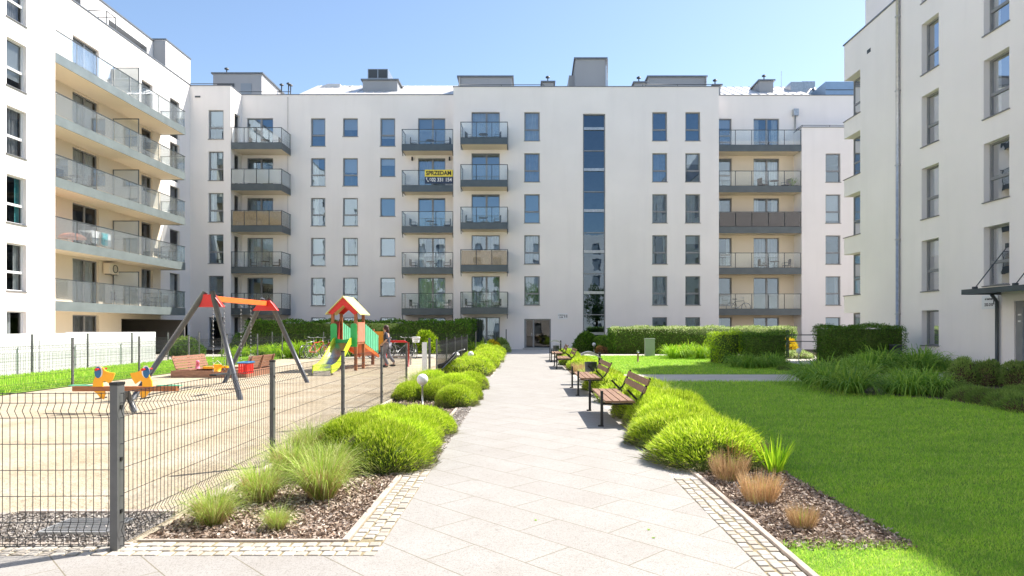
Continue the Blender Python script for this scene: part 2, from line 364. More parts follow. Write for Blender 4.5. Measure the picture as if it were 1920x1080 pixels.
def tuft_mesh(name, n, h, spread, w, mats, segs=4, droop=.35, base_r=.12, straw=0, pw=2, sh=.42):
    th = rng.uniform(0, 2*math.pi, n); rr = base_r*np.sqrt(rng.uniform(0,1,n)); P = np.stack([rr*np.cos(th), rr*np.sin(th), np.zeros(n)], 1)
    t2 = th + rng.normal(size=n)*.5; tilt = rng.uniform(.05, 1, n)*spread
    D = np.stack([np.cos(t2)*tilt, np.sin(t2)*tilt, np.ones(n)], 1)
    V, Fq = blades(P, D, h*rng.uniform(.6,1.15,n), w*rng.uniform(.7,1.2,n), segs, droop*rng.uniform(.5,1.4,n)[:,None] if pw!=2 else droop, pw)
    parts = [(V, Fq, 0)]
    if straw:
        th = rng.uniform(0, 2*math.pi, straw); rr = base_r*1.3*np.sqrt(rng.uniform(0,1,straw)); P = np.stack([rr*np.cos(th), rr*np.sin(th), np.zeros(straw)], 1)
        D = np.stack([np.cos(th)*.35, np.sin(th)*.35, np.ones(straw)], 1) + rng.normal(size=(straw,3))*.12
        V, Fq = blades(P, D, h*sh*rng.uniform(.6,1.1,straw), np.full(straw, w*.9)); parts.append((V, Fq, 1))
    V, Fq, Mi = join(parts); return nmesh(name, V, Fq, mats, Mi)
def hedge_mesh(name, sx, sy, h, n, mats, leaf=.07, rough=.06, lw=.6, topmat=None):
    """box hedge centred on x,y; leaves over its surface volume, dark core"""
    A = np.array([sx*h, sx*h, sy*h, sy*h, sx*sy]); pk = rng.choice(5, n, p=A/A.sum())
    a = rng.uniform(-.5,.5,n); c = rng.uniform(0,1,n); P = np.zeros((n,3)); N = np.zeros((n,3))
    for k in range(5):
        s_ = pk == k
        if k < 2: sg = -1 if k==0 else 1; P[s_] = np.stack([a[s_]*sx, np.full(s_.sum(), sg*sy/2), c[s_]*h],1); N[s_] = (0,sg,.2)
        elif k < 4: sg = -1 if k==2 else 1; P[s_] = np.stack([np.full(s_.sum(), sg*sx/2), a[s_]*sy, c[s_]*h],1); N[s_] = (sg,0,.2)
        else: P[s_] = np.stack([a[s_]*sx, (c[s_]-.5)*sy, np.full(s_.sum(), h)],1); N[s_] = (0,0,1)
    lm = np.sin(P[:,0]*3.1+P[:,2]*4)*.5 + np.sin(P[:,0]*7.3+P[:,1]*5+1)*.3 + np.sin(P[:,2]*9+P[:,0]*2)*.2
    P = P + N*(rough*lm[:,None] - rng.uniform(0,.14,(n,1)) + rng.normal(size=(n,1))*.02)
    P[:,2] = np.maximum(P[:,2], .02)
    D = N*.7 + rng.normal(size=(n,3))*.8 + np.array([0,0,.4])
    mi = np.zeros(n, int)
    if topmat is not None: mi = ((P[:,2] > h*.78 + rng.normal(size=n)*.08)).astype(int)*topmat
    V, Fq = blades(P, D, leaf*rng.uniform(.6,1.3,n), leaf*lw*rng.uniform(.7,1.3,n))
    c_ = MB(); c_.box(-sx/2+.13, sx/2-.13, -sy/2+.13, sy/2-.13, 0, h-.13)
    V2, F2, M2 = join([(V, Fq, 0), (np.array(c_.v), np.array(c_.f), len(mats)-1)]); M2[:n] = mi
    return nmesh(name, V2, F2, mats, M2)
def text_part(txt, size, parent, name, mt, M, extr=.002, origin=None, sx=1.0, bold=0):
    cu = bpy.data.curves.new('t', 'FONT'); cu.body = txt; cu.size = size; cu.extrude = extr; cu.align_x = 'CENTER'; cu.align_y = 'CENTER'; cu.offset = bold
    t = bpy.data.objects.new('t', cu); col.objects.link(t); bpy.context.view_layer.update()
    me = bpy.data.meshes.new_from_object(t.evaluated_get(bpy.context.evaluated_depsgraph_get())); bpy.data.objects.remove(t)
    me.transform(Matrix.Diagonal((sx,1,1,1))); me.transform(M); me.transform(Matrix.Translation(-WLOC[parent.name]))
    me.materials.clear(); me.materials.append(MATS[mt]); me.name = name
    o = bpy.data.objects.new(name, me); return link(o, parent)
# ================================================================ ground
def sheet(name, poly, z, m, thick=0, kind='structure'):
    b = MB()
    if thick: b.prism(poly, lambda u,v,t: (u,v,t), z-thick, z)
    else: b.face([(u,v,z) for u,v in poly])
    return props(b.build(name, m), kind=kind)
def rect(x0,x1,y0,y1): return [(x0,y0),(x1,y0),(x1,y1),(x0,y1)]
PL, PR = -0.98, 1.45
sheet('ground', rect(-400,400,-300,600), -.06, 'soil_ground')
sheet('sand', rect(-11.45,-2.72,4.44,31.3), -.004, 'sand')
sheet('gravel_patch', [(-4.6,4.46),(-2.78,4.46),(-2.78,5.26),(-4.05,5.26)], .004, 'gravel')
sheet('path', [(-30,-9),(PR,-9),(PR,36.2),(PL,36.2),(PL,4.28),(-30,4.28)], .012, 'granite', .05)
sheet('cross_path', rect(-2.72,PL,17.6,19.7), .012, 'granite', .05)
sheet('garden_path', rect(PR,15.1,18.0,20.6), .012, 'pale_path', .05)
sheet('rear_path', rect(-15,PL,31.5,36.2), .002, 'pale_path')
sheet('rear_path', rect(PR,12,34.0,36.0), .006, 'pale_path')
sheet('entrance_path', rect(-1.2,1.7,36.2,44.0), .010, 'concrete')
sheet('planting_soil', rect(-22,-1.2,36.2,46), .0, 'soil'); sheet('planting_soil', rect(1.7,24,36.0,46), .0, 'soil')
sheet('lawn', rect(-15.5,-11.5,-6,31.4), .008, 'lawn'); sheet('bounce_ground', rect(-22,-15.5,-6,43), .0, 'pale_path')  # left ground: likely grass, paved pale instead to keep green bounce off the wall
sheet('lawn', rect(2.68,15.08,-9,18.0), .008, 'lawn'); sheet('lawn', rect(1.74,2.68,-9,4.55), .008, 'lawn')
sheet('lawn', rect(1.75,10.9,20.6,34.0), .008, 'lawn'); sheet('courtyard_path', rect(10.9,15.08,20.6,34.0), .008, 'pale_path'); sheet('planting_soil', rect(15.08,24,31.2,46), -.004, 'soil')
bedR = [at(1500,716), at(1530,732), at(1565,744), at(1640,742), at(1760,750), at(1850,764), (10.9,11.5), (15.08,10.5), (15.08,18.0)]
sheet('planting_bed', bedR, .014, 'soil')
sheet('planting_bed', rect(-2.70,-1.26,4.62,17.6), .0, 'soil'); sheet('planting_bed', rect(-2.70,-1.05,19.7,36.2), .0, 'soil')
sheet('planting_bed', rect(1.72,2.68,4.55,18.0), .0, 'soil'); sheet('planting_bed', rect(1.46,2.6,20.6,34.0), .012, 'soil')
sheet('gravel_strip', rect(-1.24,PL,7.15,17.6), .004, 'gravel'); sheet('gravel_strip', rect(1.45,1.72,6.5,18.0), .004, 'gravel')
sheet('gravel_bed', rect(PL-.07,PL,19.7,36.2), .014, 'gravel')
# mortar under the setts, kerbs and setts themselves
k = MB(); k.box(-1.28,-1.23,4.58,17.6,-.05,.024); k.box(-2.7,-1.28,4.58,4.61,-.05,.02); k.box(-9,-2.7,4.50,4.54,-.05,.02)
k.box(-4.05,-2.8,5.26,5.32,-.05,.03); k.box(-2.72,-2.66,5.4,17.5,-.05,.05)
props(k.build('kerb', 'kerb', bevel=.006), kind='structure')
k = MB(); k.box(1.70,1.745,2,18.0,-.05,.028); props(k.build('kerb', 'kerb', bevel=.006), kind='structure')
sheet('sett_joints', [(-9,4.28),(PL,4.28),(PL,7.15),(-1.23,7.15),(-1.23,4.58),(-9,4.58)], .004, 'joint_sand')
sheet('sett_joints', rect(1.45,1.70,-2,6.5), .004, 'joint_sand')
m, n, b_ = newm('sett', .85); g = n.nodes.new('ShaderNodeNewGeometry')
n.links.new(ramp(n, g.outputs['Random Per Island'], [(0,(.34,.30,.25)),(.5,(.40,.365,.315)),(1,(.46,.43,.385))]), b_.inputs['Base Color']); bump(n, b_, noise(n, g.outputs['Position'], 60, 4), .5, .01)
def setts(x0,x1,y0,y1, along_y=True):
    b = MB(); s = .088
    nx = max(1, round((x1-x0)/s)) ; ny = max(1, round((y1-y0)/s)); dx=(x1-x0)/nx; dy=(y1-y0)/ny
    for i in range(nx):
        for j in range(ny):
            ox = (random.random()-.5)*.012; oy = (random.random()-.5)*.016; sh = (.5*dy if i%2 else 0) if along_y else 0; sx_ = (.5*dx if (not along_y and j%2) else 0)
            cx = x0+(i+.5)*dx+ox+sx_; cy = y0+(j+.5)*dy+oy+sh
            if cy > y1 or cx > x1: continue
            hx = dx/2-.004-random.random()*.004; hy = dy/2-.004-random.random()*.004; z = .010+random.random()*.005
            r_ = Matrix.Rotation(random.uniform(-.06,.06), 3, 'Z'); b.box(cx-hx,cx+hx,cy-hy,cy+hy,-.03,z, rot=r_)
    return b
props(setts(-1.225,PL-.004,4.60,7.1).build('sett_border', 'sett', bevel=.008), kind='structure')
props(setts(-5.5,PL-.004,4.29,4.56,False).build('sett_border', 'sett', bevel=.008), kind='structure')
props(setts(1.455,1.695,2.6,6.5).build('sett_border', 'sett', bevel=.008), kind='structure')
# loose stuff: bark chips, pebbles, lawn blades
def scatter_chips(name, poly_fn, n, size, m, z=.006, lift=.02):
    P = poly_fn(n); k = len(P); th = rng.uniform(0, 2*math.pi, k); D = np.stack([np.cos(th), np.sin(th), rng.normal(size=k)*.35], 1)
    P[:,2] = z + rng.uniform(0, lift, k); V, Fq = blades(P, D, size*rng.uniform(.5,1.6,k), size*.5*rng.uniform(.6,1.3,k))
    o = obj(name, nmesh(name, V, Fq, m)); return props(o, kind='stuff')
def inrect(*rs):
    def f(n):
        A = np.array([(x1-x0)*(y1-y0) for x0,x1,y0,y1 in rs]); k = rng.choice(len(rs), n, p=A/A.sum()); q = np.array(rs)[k]
        return np.stack([rng.uniform(q[:,0], q[:,1]), rng.uniform(q[:,2], q[:,3]), np.zeros(n)], 1)
    return f
props(scatter_chips('bark_mulch', inrect((-2.68,-1.29,4.63,7.5)), 15000, .035, 'chips'), 'brown bark mulch covering the bed between fence and path', 'mulch')
props(scatter_chips('bark_mulch', inrect((1.76,2.66,4.4,8.0)), 11000, .035, 'chips'), 'brown bark mulch in the bed right of the path', 'mulch')
props(scatter_chips('bark_mulch', inrect((-2.68,-1.29,7.5,17.5),(1.76,2.66,8,17.6)), 9000, .05, 'chips'), 'thin bark mulch under the mounds farther along both path beds', 'mulch')
props(scatter_chips('pebbles', inrect((-4.2,-2.8,4.5,5.24)), 9000, .028, 'pebbles', .006), 'grey pebbles around the drain grate behind the front fence', 'gravel')
props(scatter_chips('pebbles', inrect((-1.22,PL-.01,7.2,13)), 6000, .03, 'pebbles', .006), 'grey pebbles edging the path beside the left bed', 'gravel')
def lawnblades(name, fn, n, L, W, label, m='blade'):
    P = fn(n); P[:,2] = .004; k = len(P); D = rng.normal(size=(k,3))*.45 + np.array([0,0,1.])
    V, Fq = blades(P, D, L*rng.uniform(.5,1.3,k), np.full(k, W)); props(obj(name, nmesh(name, V, Fq, m)), label, 'grass', kind='stuff')
def lawnY(n):
    Y = 1/rng.uniform(1/18, 1/3.0, n*2); x = rng.uniform(1.76, 15, n*2); ok = (x < .80*Y+.3) & ((x > 2.66+rng.normal(size=n*2)*.03) | (Y < 4.52+rng.normal(size=n*2)*.05))
    P = np.stack([x, Y, np.zeros(n*2)], 1)[ok]
    bx, by = np.array([q[0] for q in bedR[:7]]), np.array([q[1] for q in bedR[:7]])
    return P[P[:,1] < np.interp(P[:,0], bx, by, left=18, right=10)]
def lawn_near():
    P = lawnY(330000); k = len(P); D = rng.normal(size=(k,3))*.5 + np.array([0,0,1.]); P[:,2] = .004; sc_ = (P[:,1]/6)**.6
    V, Fq = blades(P, D, .042*sc_*rng.uniform(.5,1.3,k), .0046*sc_); props(obj('grass', nmesh('grass', V, Fq, 'blade')), 'mown grass blades of the large right lawn', 'grass', kind='stuff')
lawn_near()
lawnblades('grass', inrect((1.76,10.85,20.7,33.9)), 42000, .07, .016, 'mown grass beyond the pale cross path')
lawnblades('grass', inrect((-15.3,-11.6,12,31.3)), 50000, .12, .018, 'rough grass strip between the two left mesh fences')

# ================================================================ facades
T0 = 15.86; ST = 2.743
def Tk(k): return T0 - ST*k
class Fac:
    def __init__(s, axis, c, inward): s.ax = axis; s.c = c; s.i = inward
    def pt(s, a, d, z): return (a, s.c + s.i*d, z) if s.ax == 'x' else (s.c + s.i*d, a, z)
    def box(s, mb, a0,a1,d0,d1,z0,z1, mi=0):
        p = s.pt(a0,d0,z0); q = s.pt(a1,d1,z1); mb.box(p[0],q[0],p[1],q[1],z0,z1,mi)
    def wall(s, mb, a0,a1,z0,z1, holes=(), mi=0, rev=.17, mrev=None):
        A = sorted({a0,a1} | {min(max(h[i],a0),a1) for h in holes for i in (0,1)}); Zs = sorted({z0,z1} | {min(max(h[i],z0),z1) for h in holes for i in (2,3)})
        for i in range(len(A)-1):
            for j in range(len(Zs)-1):
                ca=(A[i]+A[i+1])/2; cz=(Zs[j]+Zs[j+1])/2
                if any(h[0]<ca<h[1] and h[2]<cz<h[3] for h in holes): continue
                mb.face([s.pt(A[i],0,Zs[j]), s.pt(A[i+1],0,Zs[j]), s.pt(A[i+1],0,Zs[j+1]), s.pt(A[i],0,Zs[j+1])], mi)
        r = mi if mrev is None else mrev
        for h in holes:
            x0,x1,y0,y1 = h[:4]
            for p,q in (((x0,y0),(x0,y1)),((x1,y0),(x1,y1)),((x0,y1),(x1,y1)),((x0,y0),(x1,y0))):
                if rev == 0: continue
                mb.face([s.pt(p[0],0,p[1]), s.pt(q[0],0,q[1]), s.pt(q[0],rev,q[1]), s.pt(p[0],rev,p[1])], r)
def window(fac, parent, a0,a1,z0,z1, style='tall', cover=None, rev=.17, fm='frame_grey', glass='pane', sill=True):
    if fac.ax == 'y': glass = 'pane_side'
    f = MB(); d0, d1 = rev-.06, rev+.02; t = .055; B = lambda *q: fac.box(f, *q)
    B(a0,a0+t,d0,d1,z0,z1); B(a1-t,a1,d0,d1,z0,z1); B(a0+t,a1-t,d0,d1,z1-t,z1); B(a0+t,a1-t,d0,d1,z0,z0+t)
    if style == 'tall':
        zt = z0+(z1-z0)*.40; B(a0+t,a1-t,d0+.003,d1,zt-.05,zt+.05)
        B(a0+t,a0+t+.035,d0+.02,d1,zt+.05,z1-t); B(a1-t-.035,a1-t,d0+.02,d1,zt+.05,z1-t)
    elif style == 'door':
        am = a0+(a1-a0)*.53; B(am-.06,am+.06,d0+.003,d1,z0+t,z1-t)
    o = f.build('window', fm, parent)
    g = MB(); dg = rev-.015
    g.face([fac.pt(a0+t,dg,z0+t), fac.pt(a1-t,dg,z0+t), fac.pt(a1-t,dg,z1-t), fac.pt(a0+t,dg,z1-t)]); g.build('pane', glass, o)
    if sill:
        q = MB(); fac.box(q, a0-.04, a1+.04, -.045, d0, z0-.03, z0+.004); q.build('sill', 'sill', o)
    if cover:
        kind, frac = cover; c = MB(); W_ = a1-a0
        if kind.startswith('curtain'):
            spans = [(a0+.02,a1-.02)] if frac >= 1 else ([(a0+.02,a0+W_*frac*.5),(a1-W_*frac*.5,a1-.02)] if random.random()<.5 else [(a0+.02,a0+W_*frac)])
            for s0,s1 in spans:
                nn = max(6, int((s1-s0)/.035)); ph = random.random()*6; pr = [(s0+(s1-s0)*i/nn, rev+.13+.025*math.sin(i*1.1+ph)+.012*math.sin(i*2.7)) for i in range(nn+1)]
                for (u0,e0),(u1,e1) in zip(pr, pr[1:]): c.face([fac.pt(u0,e0,z0+.02), fac.pt(u1,e1,z0+.02), fac.pt(u1,e1,z1-.02), fac.pt(u0,e0,z1-.02)], smooth=True)
            c.build('curtain', kind, o)
        else:
            zb = z1-(z1-z0)*frac; nn = max(2, int((z1-zb)/.055))
            for i in range(nn):
                za = z1-t-(z1-t-zb)*i/nn; zc = z1-t-(z1-t-zb)*(i+1)/nn
                c.face([fac.pt(a0+t,rev+.05,za), fac.pt(a1-t,rev+.05,za), fac.pt(a1-t,rev+.065,zc+.004), fac.pt(a0+t,rev+.065,zc+.004)])
            c.build('blind', kind, o)
    return o
def rcover(door=False):
    r = random.random()
    if door: return ('curtain', 1) if r<.25 else ('curtain_dim', 1) if r<.5 else ('curtain', .5) if r<.7 else None
    if r<.05: return ('curtain', 1)
    if r<.22: return ('curtain_dim', 1)
    if r<.40: return ('curtain', .45)
    if r<.62: return ('blind', random.uniform(.2,.65))
    if r<.80: return ('blind_grey', 1)
    return None
def interior(fac, parent, a0,a1,z0,z1, depth, floors):
    b = MB(); b.face([fac.pt(a0,depth,z0), fac.pt(a1,depth,z0), fac.pt(a1,depth,z1), fac.pt(a0,depth,z1)])
    for z in floors: fac.box(b, a0, a1, .35, depth, z-.12, z+.05)
    a = a0
    while a < a1: fac.box(b, a, a+.12, .35, depth, z0, z1); a += 3.6
    return b.build('room_interior', 'inside', parent)
FL = [13.45-ST*k for k in range(5)]
def balcony(fac, parent, a0,a1,depth,F_, npan, left=True, right=True, glass='clear_glass', dz=0, brackets=True, base=0.0, cols_=None, fas='fascia', screen=None):
    """slab from the facade (d=base) outward to d=base-depth"""
    d = base-depth; zs = F_-.27+dz; zf = F_+.17+dz; zr = F_+1.17+dz; t = .04
    b = MB(); fac.box(b, a0+.02,a1-.02,d+.04,base,zs+.03,F_-.02+dz,0)
    fac.box(b, a0,a1,d,d+t,zs,zf,1)
    if left: fac.box(b, a0,a0+t,d+t,base,zs,zf,1)
    if right: fac.box(b, a1-t,a1,d+t,base,zs,zf,1)
    o = b.build('balcony', ['cream', fas], parent)
    r = MB(); h=.02; q = .045
    fac.box(r, a0,a1,d-.005,d+q-.005,zr-.035,zr)
    if left: fac.box(r, a0,a0+q,d+q,base,zr-.035,zr)
    if right: fac.box(r, a1-q,a1,d+q,base,zr-.035,zr)
    nodes = [a0+.02+(a1-a0-.04)*i/npan for i in range(npan+1)]
    for a in nodes: fac.box(r, a-.018,a+.018,d+.042,d+.075,zs+.1,zr-.035)
    sides = [x for x,on in ((a0+.02,left),(a1-.02,right)) if on]
    for a in sides: fac.box(r, a-.015,a+.015,base-.08,base-.04,zs+.1,zr-.035)
    r.build('railing', 'metal_dark', o)
    for i in range(npan):
        g = MB(); fac.box(g, nodes[i]+.03,nodes[i+1]-.03,d+.008,d+.02,zf+.03,zr-.045); g.build('glass_panel', glass, o)
    for a in sides:
        g = MB(); fac.box(g, a-.006,a+.006,d+.09,base-.1,zf+.03,zr-.045); g.build('glass_panel', glass, o)
    if screen:
        g = MB(); fac.box(g, a0+.08,a1-.08,d+.08,d+.095,F_+.05,zr-.06)
        for a in (a0+.08,a1-.08):
            if (a == a0+.08 and left) or (a != a0+.08 and right): fac.box(g, a-.008,a+.008,d+.095,base-.2,F_+.05,zr-.06)
        g.build('privacy_screen', screen, o)
    if brackets:
        g = MB()
        for a in (a0+.03,a1-.03):
            s0 = [fac.pt(a-.02,e,z) for e,z in ((d+.02,zs),(d+.28,zs-.28),(d+.36,zs-.28),(d+.14,zs))]; s1 = [fac.pt(a+.02,e,z) for e,z in ((d+.02,zs),(d+.28,zs-.28),(d+.36,zs-.28),(d+.14,zs))]
            g.face(s0); g.face(s1[::-1])
            for i in range(4): g.face([s0[i],s1[i],s1[(i+1)%4],s0[(i+1)%4]])
        g.build('bracket', 'metal_dark', o)
    return o

# ---------------------------------------------------------------- main building
MBd = empty('apartment_building', (0,44,0), 'long white six storey apartment block across the end of the path', 'apartment building')
Yc, Yl, Yb, Yr, Yf = 44.0, 45.3, 43.6, 45.4, 44.1
fC, fL, fB, fR, fF = [Fac('x', y, 1) for y in (Yc,Yl,Yb,Yr,Yf)]
xA, xB, xC, xD, xE, xG = -22.25, -19.5, -4.81, 12.93, 18.5, 26.0
W = MB(); WD = []      # windows to make
def cols(fac, pl, pr, ks, short=(), ground=None, cov=None):
    a0, a1 = PX(pl, fac.c), PX(pr, fac.c); hs = []
    for k in ks:
        z1 = Tk(k); z0 = z1-(1.27 if k in short else 1.93); hs.append((a0,a1,z0,z1)); WD.append((fac,a0,a1,z0,z1,'short' if k in short else 'tall', (cov or {}).get(k,'r')))
    if ground is not None: hs.append((a0,a1,ground,Tk(5))); WD.append((fac,a0,a1,ground,Tk(5),'short','r'))
    return hs
def doors(fac, pl, pr, ground=None, cov=None, ks=range(5)):
    a0, a1 = PX(pl, fac.c), PX(pr, fac.c); hs = []
    for k in ks:
        z1 = Tk(k); z0 = FL[k]; hs.append((a0,a1,z0,z1)); WD.append((fac,a0,a1,z0,z1,'door',(cov or {}).get(k,'rd')))
    if ground is not None: hs.append((a0,a1,ground,Tk(5))); WD.append((fac,a0,a1,ground,Tk(5),'door','rd'))
    return hs
hB = cols(fB,391,419,range(5),ground=.2,cov={0:('blind',.5),1:('curtain_dim',1),4:('curtain_dim',1)})
fB.wall(W, xA, xB, -.3, 17.45, hB)
fS = Fac('y', xB, -1)
hS = [(44.15,44.95,Tk(k)-2.3,Tk(k)) for k in range(6)]
fS.wall(W, Yb, Yl, -.3, 17.45, hS, 0)
for h in hS: WD.append((fS,*h,'short',None))
hL = doors(fL,463,512,ground=.05,cov={0:('curtain_dim',.5)}) + cols(fL,583,610,range(5),ground=.2,cov={0:('blind',.55)}) + cols(fL,643,671,range(5),short=(0,),ground=.2,cov={0:('blind',.6),1:('blind',.5)}) \
   + cols(fL,713,741,range(5),short=(1,2,3,4),ground=.2,cov={0:('blind',.7),2:('blind_grey',1),3:('blind_grey',1)}) + doors(fL,784,835,ground=.05,cov={0:('blind_grey',.35),2:('blind_grey',1),3:('curtain',.5)})
fL.wall(W, xB, xC, -.3, 17.45, hL)
Fac('y', xC, 1).wall(W, Yc, Yl, -.3, 17.53)
ent = (PX(983,Yc), PX(1033,Yc), 0.02, PZ(598,Yc)); st = (PX(1093,Yc), PX(1135,Yc), .55, PZ(213,Yc))
hC = doors(fC,884,937,ground=.05,cov={0:('curtain',1),1:('blind_grey',1),2:('blind_grey',1),3:('curtain_dim',.6),4:('curtain_dim',1)}) + cols(fC,983,1012,range(5),cov={0:('curtain',1),2:('blind_grey',1),3:('curtain_dim',1),4:('curtain_dim',1)}) \
   + cols(fC,1223,1251,range(5),ground=.3,cov={2:('curtain_dim',1),4:('curtain_dim',1)}) + cols(fC,1285,1313,range(5),ground=.3,cov={0:None,2:('curtain_dim',1)}) + [ent, st]
fC.wall(W, xC, xD, -.3, 17.53, hC, rev=.2)
Fac('y', xD, -1).wall(W, Yc, Yr, -.3, 17.53)
hR = cols(fR,1337,1372,range(5),ground=.3) + doors(fR,1413,1461,ground=.05,cov={2:('curtain',.5)})
fR.wall(W, xD, xG, 13.5, 17.45, [h for h in hR if h[2] > 13.3 and h[3]>13.6])
fR.wall(W, xD, xE, -.3, 13.5, [h for h in hR if h[3] < 13.5], 1)
Fac('y', xE, 1).wall(W, Yf, Yr, -.3, 14.85, mi=0)
hF = cols(fF,1548,1576,range(1,5),ground=.3,cov={2:('blind',.9),4:('curtain_dim',.5)}); fF.wall(W, xE, xG, -.3, 14.85, hF)
W.face([(xE,Yf,14.85),(xG,Yf,14.85),(xG,Yr,14.85),(xE,Yr,14.85)])
# rear and ends, flat roof deck
W.face([(xA,57,-.3),(xG,57,-.3),(xG,57,17.3),(xA,57,17.3)]); W.face([(xA,Yb,-.3),(xA,57,-.3),(xA,57,17.45),(xA,Yb,17.45)]); W.face([(xG,Yf,-.3),(xG,57,-.3),(xG,57,17.3),(xG,Yf,17.3)])
W.build('wall', ['plaster','cream'], MBd)
rf = MB()
for x0,x1,y in ((xA,xB,Yb),(xB,xC,Yl),(xC,xD,Yc),(xD,xG,Yr)): rf.face([(x0,y+.2,17.2),(x1,y+.2,17.2),(x1,57,17.2),(x0,57,17.2)])
roofo = rf.build('roof', 'grey_plaster', MBd)
cp = MB()
for x0,x1,y,z in ((xA-.02,xB+.03,Yb,17.45),(xB+.03,xC-.03,Yl,17.45),(xC-.03,xD+.03,Yc,17.53),(xD+.03,xG,Yr,17.45),(xE-.03,xG,Yf,14.85)): cp.box(x0,x1,y-.04,y+.26,z+.003,z+.05)
cp.box(xB-.22,xB+.034,Yb+.26,Yl-.04,17.453,17.5); cp.box(xE-.034,xE+.2,Yf+.26,Yr-.04,14.853,14.9); cp.build('parapet_cap', 'cap', MBd)
# metal seam roofs behind the parapet
def seamroof(x0,x1,y0,y1,z0,z1, slits=()):
    b = MB(); b.face([(x0,y0,z0),(x1,y0,z0),(x1,y1,z1),(x0,y1,z1)])
    x = x0+.3
    while x < x1: b.face([(x,y0,z0+.004),(x+.03,y0,z0+.05),(x+.03,y1,z1+.05),(x,y1,z1+.004)]); x += .62
    b.build('seam_roof', 'roof_metal', MBd)
seamroof(PX(545,46), xC, 46.1, 52, 17.55, 20.55); seamroof(xD, PX(1540,46.2), 46.2, 52, 17.55, 20.45)
sk = MB()
for a,b2 in ((735,762),(767,793),(833,850)): sk.box(PX(a,46.6),PX(b2,46.6),46.45,46.9,17.7,17.69)
sk.build('skylight', 'vent_dark', MBd)
interior(fC, MBd, xC+.2, xD-.2, 0, 17, 3.2, [z+.02 for z in FL]); interior(fL, MBd, xB+.2, xC-.2, 0, 17, 3.0, FL); interior(fR, MBd, xD+.2, xG, 0, 17, 3.0, FL)
interior(fB, MBd, xA+.2, xB-.9, 0, 17, 3.0, FL)
for (fac,a0,a1,z0,z1,sty,cov) in WD:
    if cov == 'r': cov = rcover()
    elif cov == 'rd': cov = rcover(True)
    window(fac, MBd, a0,a1,z0,z1, sty, cov, rev=.2 if fac is fC else .17, sill=(sty != 'door'))
# balconies
gl = {1:'frosted'}
for k in range(5):
    F_ = FL[k]
    balcony(fL, MBd, xB+.02, PX(528,43.6), 1.7, F_, 4, left=False, right=True, glass={1:'frosted'}.get(k,'clear_glass'), dz=.1, screen='reed' if k==2 else None, brackets=False)
    balcony(fL, MBd, PX(753,44.0), xC-.02, 1.3, F_, 3, left=True, right=False, dz=.1)
    balcony(fC, MBd, PX(863,42.5), PX(952,42.5), 1.5, F_, 3, dz=.12, screen='reed' if k==3 else None)
    balcony(fR, MBd, xD+.03, xE-.03, 1.32, F_, 5, left=False, right=False, glass={2:'grey_glass'}.get(k,'clear_glass'), dz=.08, brackets=False, screen='reed_dark' if k==2 else None)
# stair glazing
a0,a1,z0,z1 = st; f = MB(); fC.box(f,a0,a0+.07,.08,.2,z0,z1); fC.box(f,a1-.07,a1,.08,.2,z0,z1); fC.box(f,a0+.07,a1-.07,.08,.2,z1-.07,z1); fC.box(f,a0+.07,a1-.07,.08,.2,z0,z0+.07)
for k in range(6):
    zz = PZ(282,Yc)-ST*k
    if zz > z0: fC.box(f,a0+.07,a1-.07,.1,.2,zz-.03,zz+.03)
sw = f.build('stair_window', 'frame_grey', MBd)
for k in range(6):
    zz = PZ(240,Yc)-ST*k; b = MB(); fC.box(b,a0+.07,a1-.07,.06,.2,zz-.11,zz+.07); b.build('floor_panel','galv',sw)
g = MB(); g.face([fC.pt(a0+.07,.16,z0+.07),fC.pt(a1-.07,.16,z0+.07),fC.pt(a1-.07,.16,z1-.07),fC.pt(a0+.07,.16,z1-.07)]); g.build('pane','stair_glass',sw)
# entrance door
a0,a1,z0,z1 = ent; f = MB(); t=.08; am=a0+.62
for q in ((a0,a0+t+.06,z0,z1),(a1-t,a1,z0,z1),(a0+t+.06,a1-t,z1-t,z1),(am-.05,am+.05,z0,z1-t),(a0+t+.06,am-.05,z0,z0+.12),(am+.05,a1-t,z0,z0+.12)): fC.box(f,q[0],q[1],.1,.2,q[2],q[3])
dr = f.build('entrance_door','frame_grey',MBd)
g = MB(); g.face([fC.pt(a0+.14,.15,z0+.1),fC.pt(a1-t,.15,z0+.1),fC.pt(a1-t,.15,z1-t),fC.pt(a0+.14,.15,z1-t)]); g.build('pane','door_glass',dr)
h = MB(); h.tube([fC.pt(am-.12,.05,.85),fC.pt(am-.12,.05,1.35)],.015); h.build('handle','steel',dr)
s_ = MB(); s_.box(a0-.1,a1+.3,43.2,43.98,.011,.09); s_.build('doorstep','concrete',MBd)
# address sign near the entrance
sg = MB(); sx, sz = PX(1055,Yc), PZ(593,Yc); sg.box(sx-.32,sx+.32,Yc-.03,Yc-.004,sz-.2,sz+.2); so = sg.build('sign_board','white_paint',None,(sx,Yc,sz))
so.name='address_sign'; WLOC[so.name]=Vector((sx,Yc,sz)); props(so,'small white street address board on the wall right of the entrance door','sign')
Mx = lambda x,y,z: Matrix.Translation((x,y,z)) @ Matrix.Rotation(R(90),4,'X')
text_part('ul. Kamienna',.095,so,'lettering','black',Mx(sx-.1,Yc-.034,sz+.08),sx=.72,bold=.004); text_part('2-30',.13,so,'lettering','black',Mx(sx-.1,Yc-.034,sz-.07),bold=.004); text_part('11',.26,so,'lettering','black',Mx(sx+.21,Yc-.034,sz+.0),bold=.010)
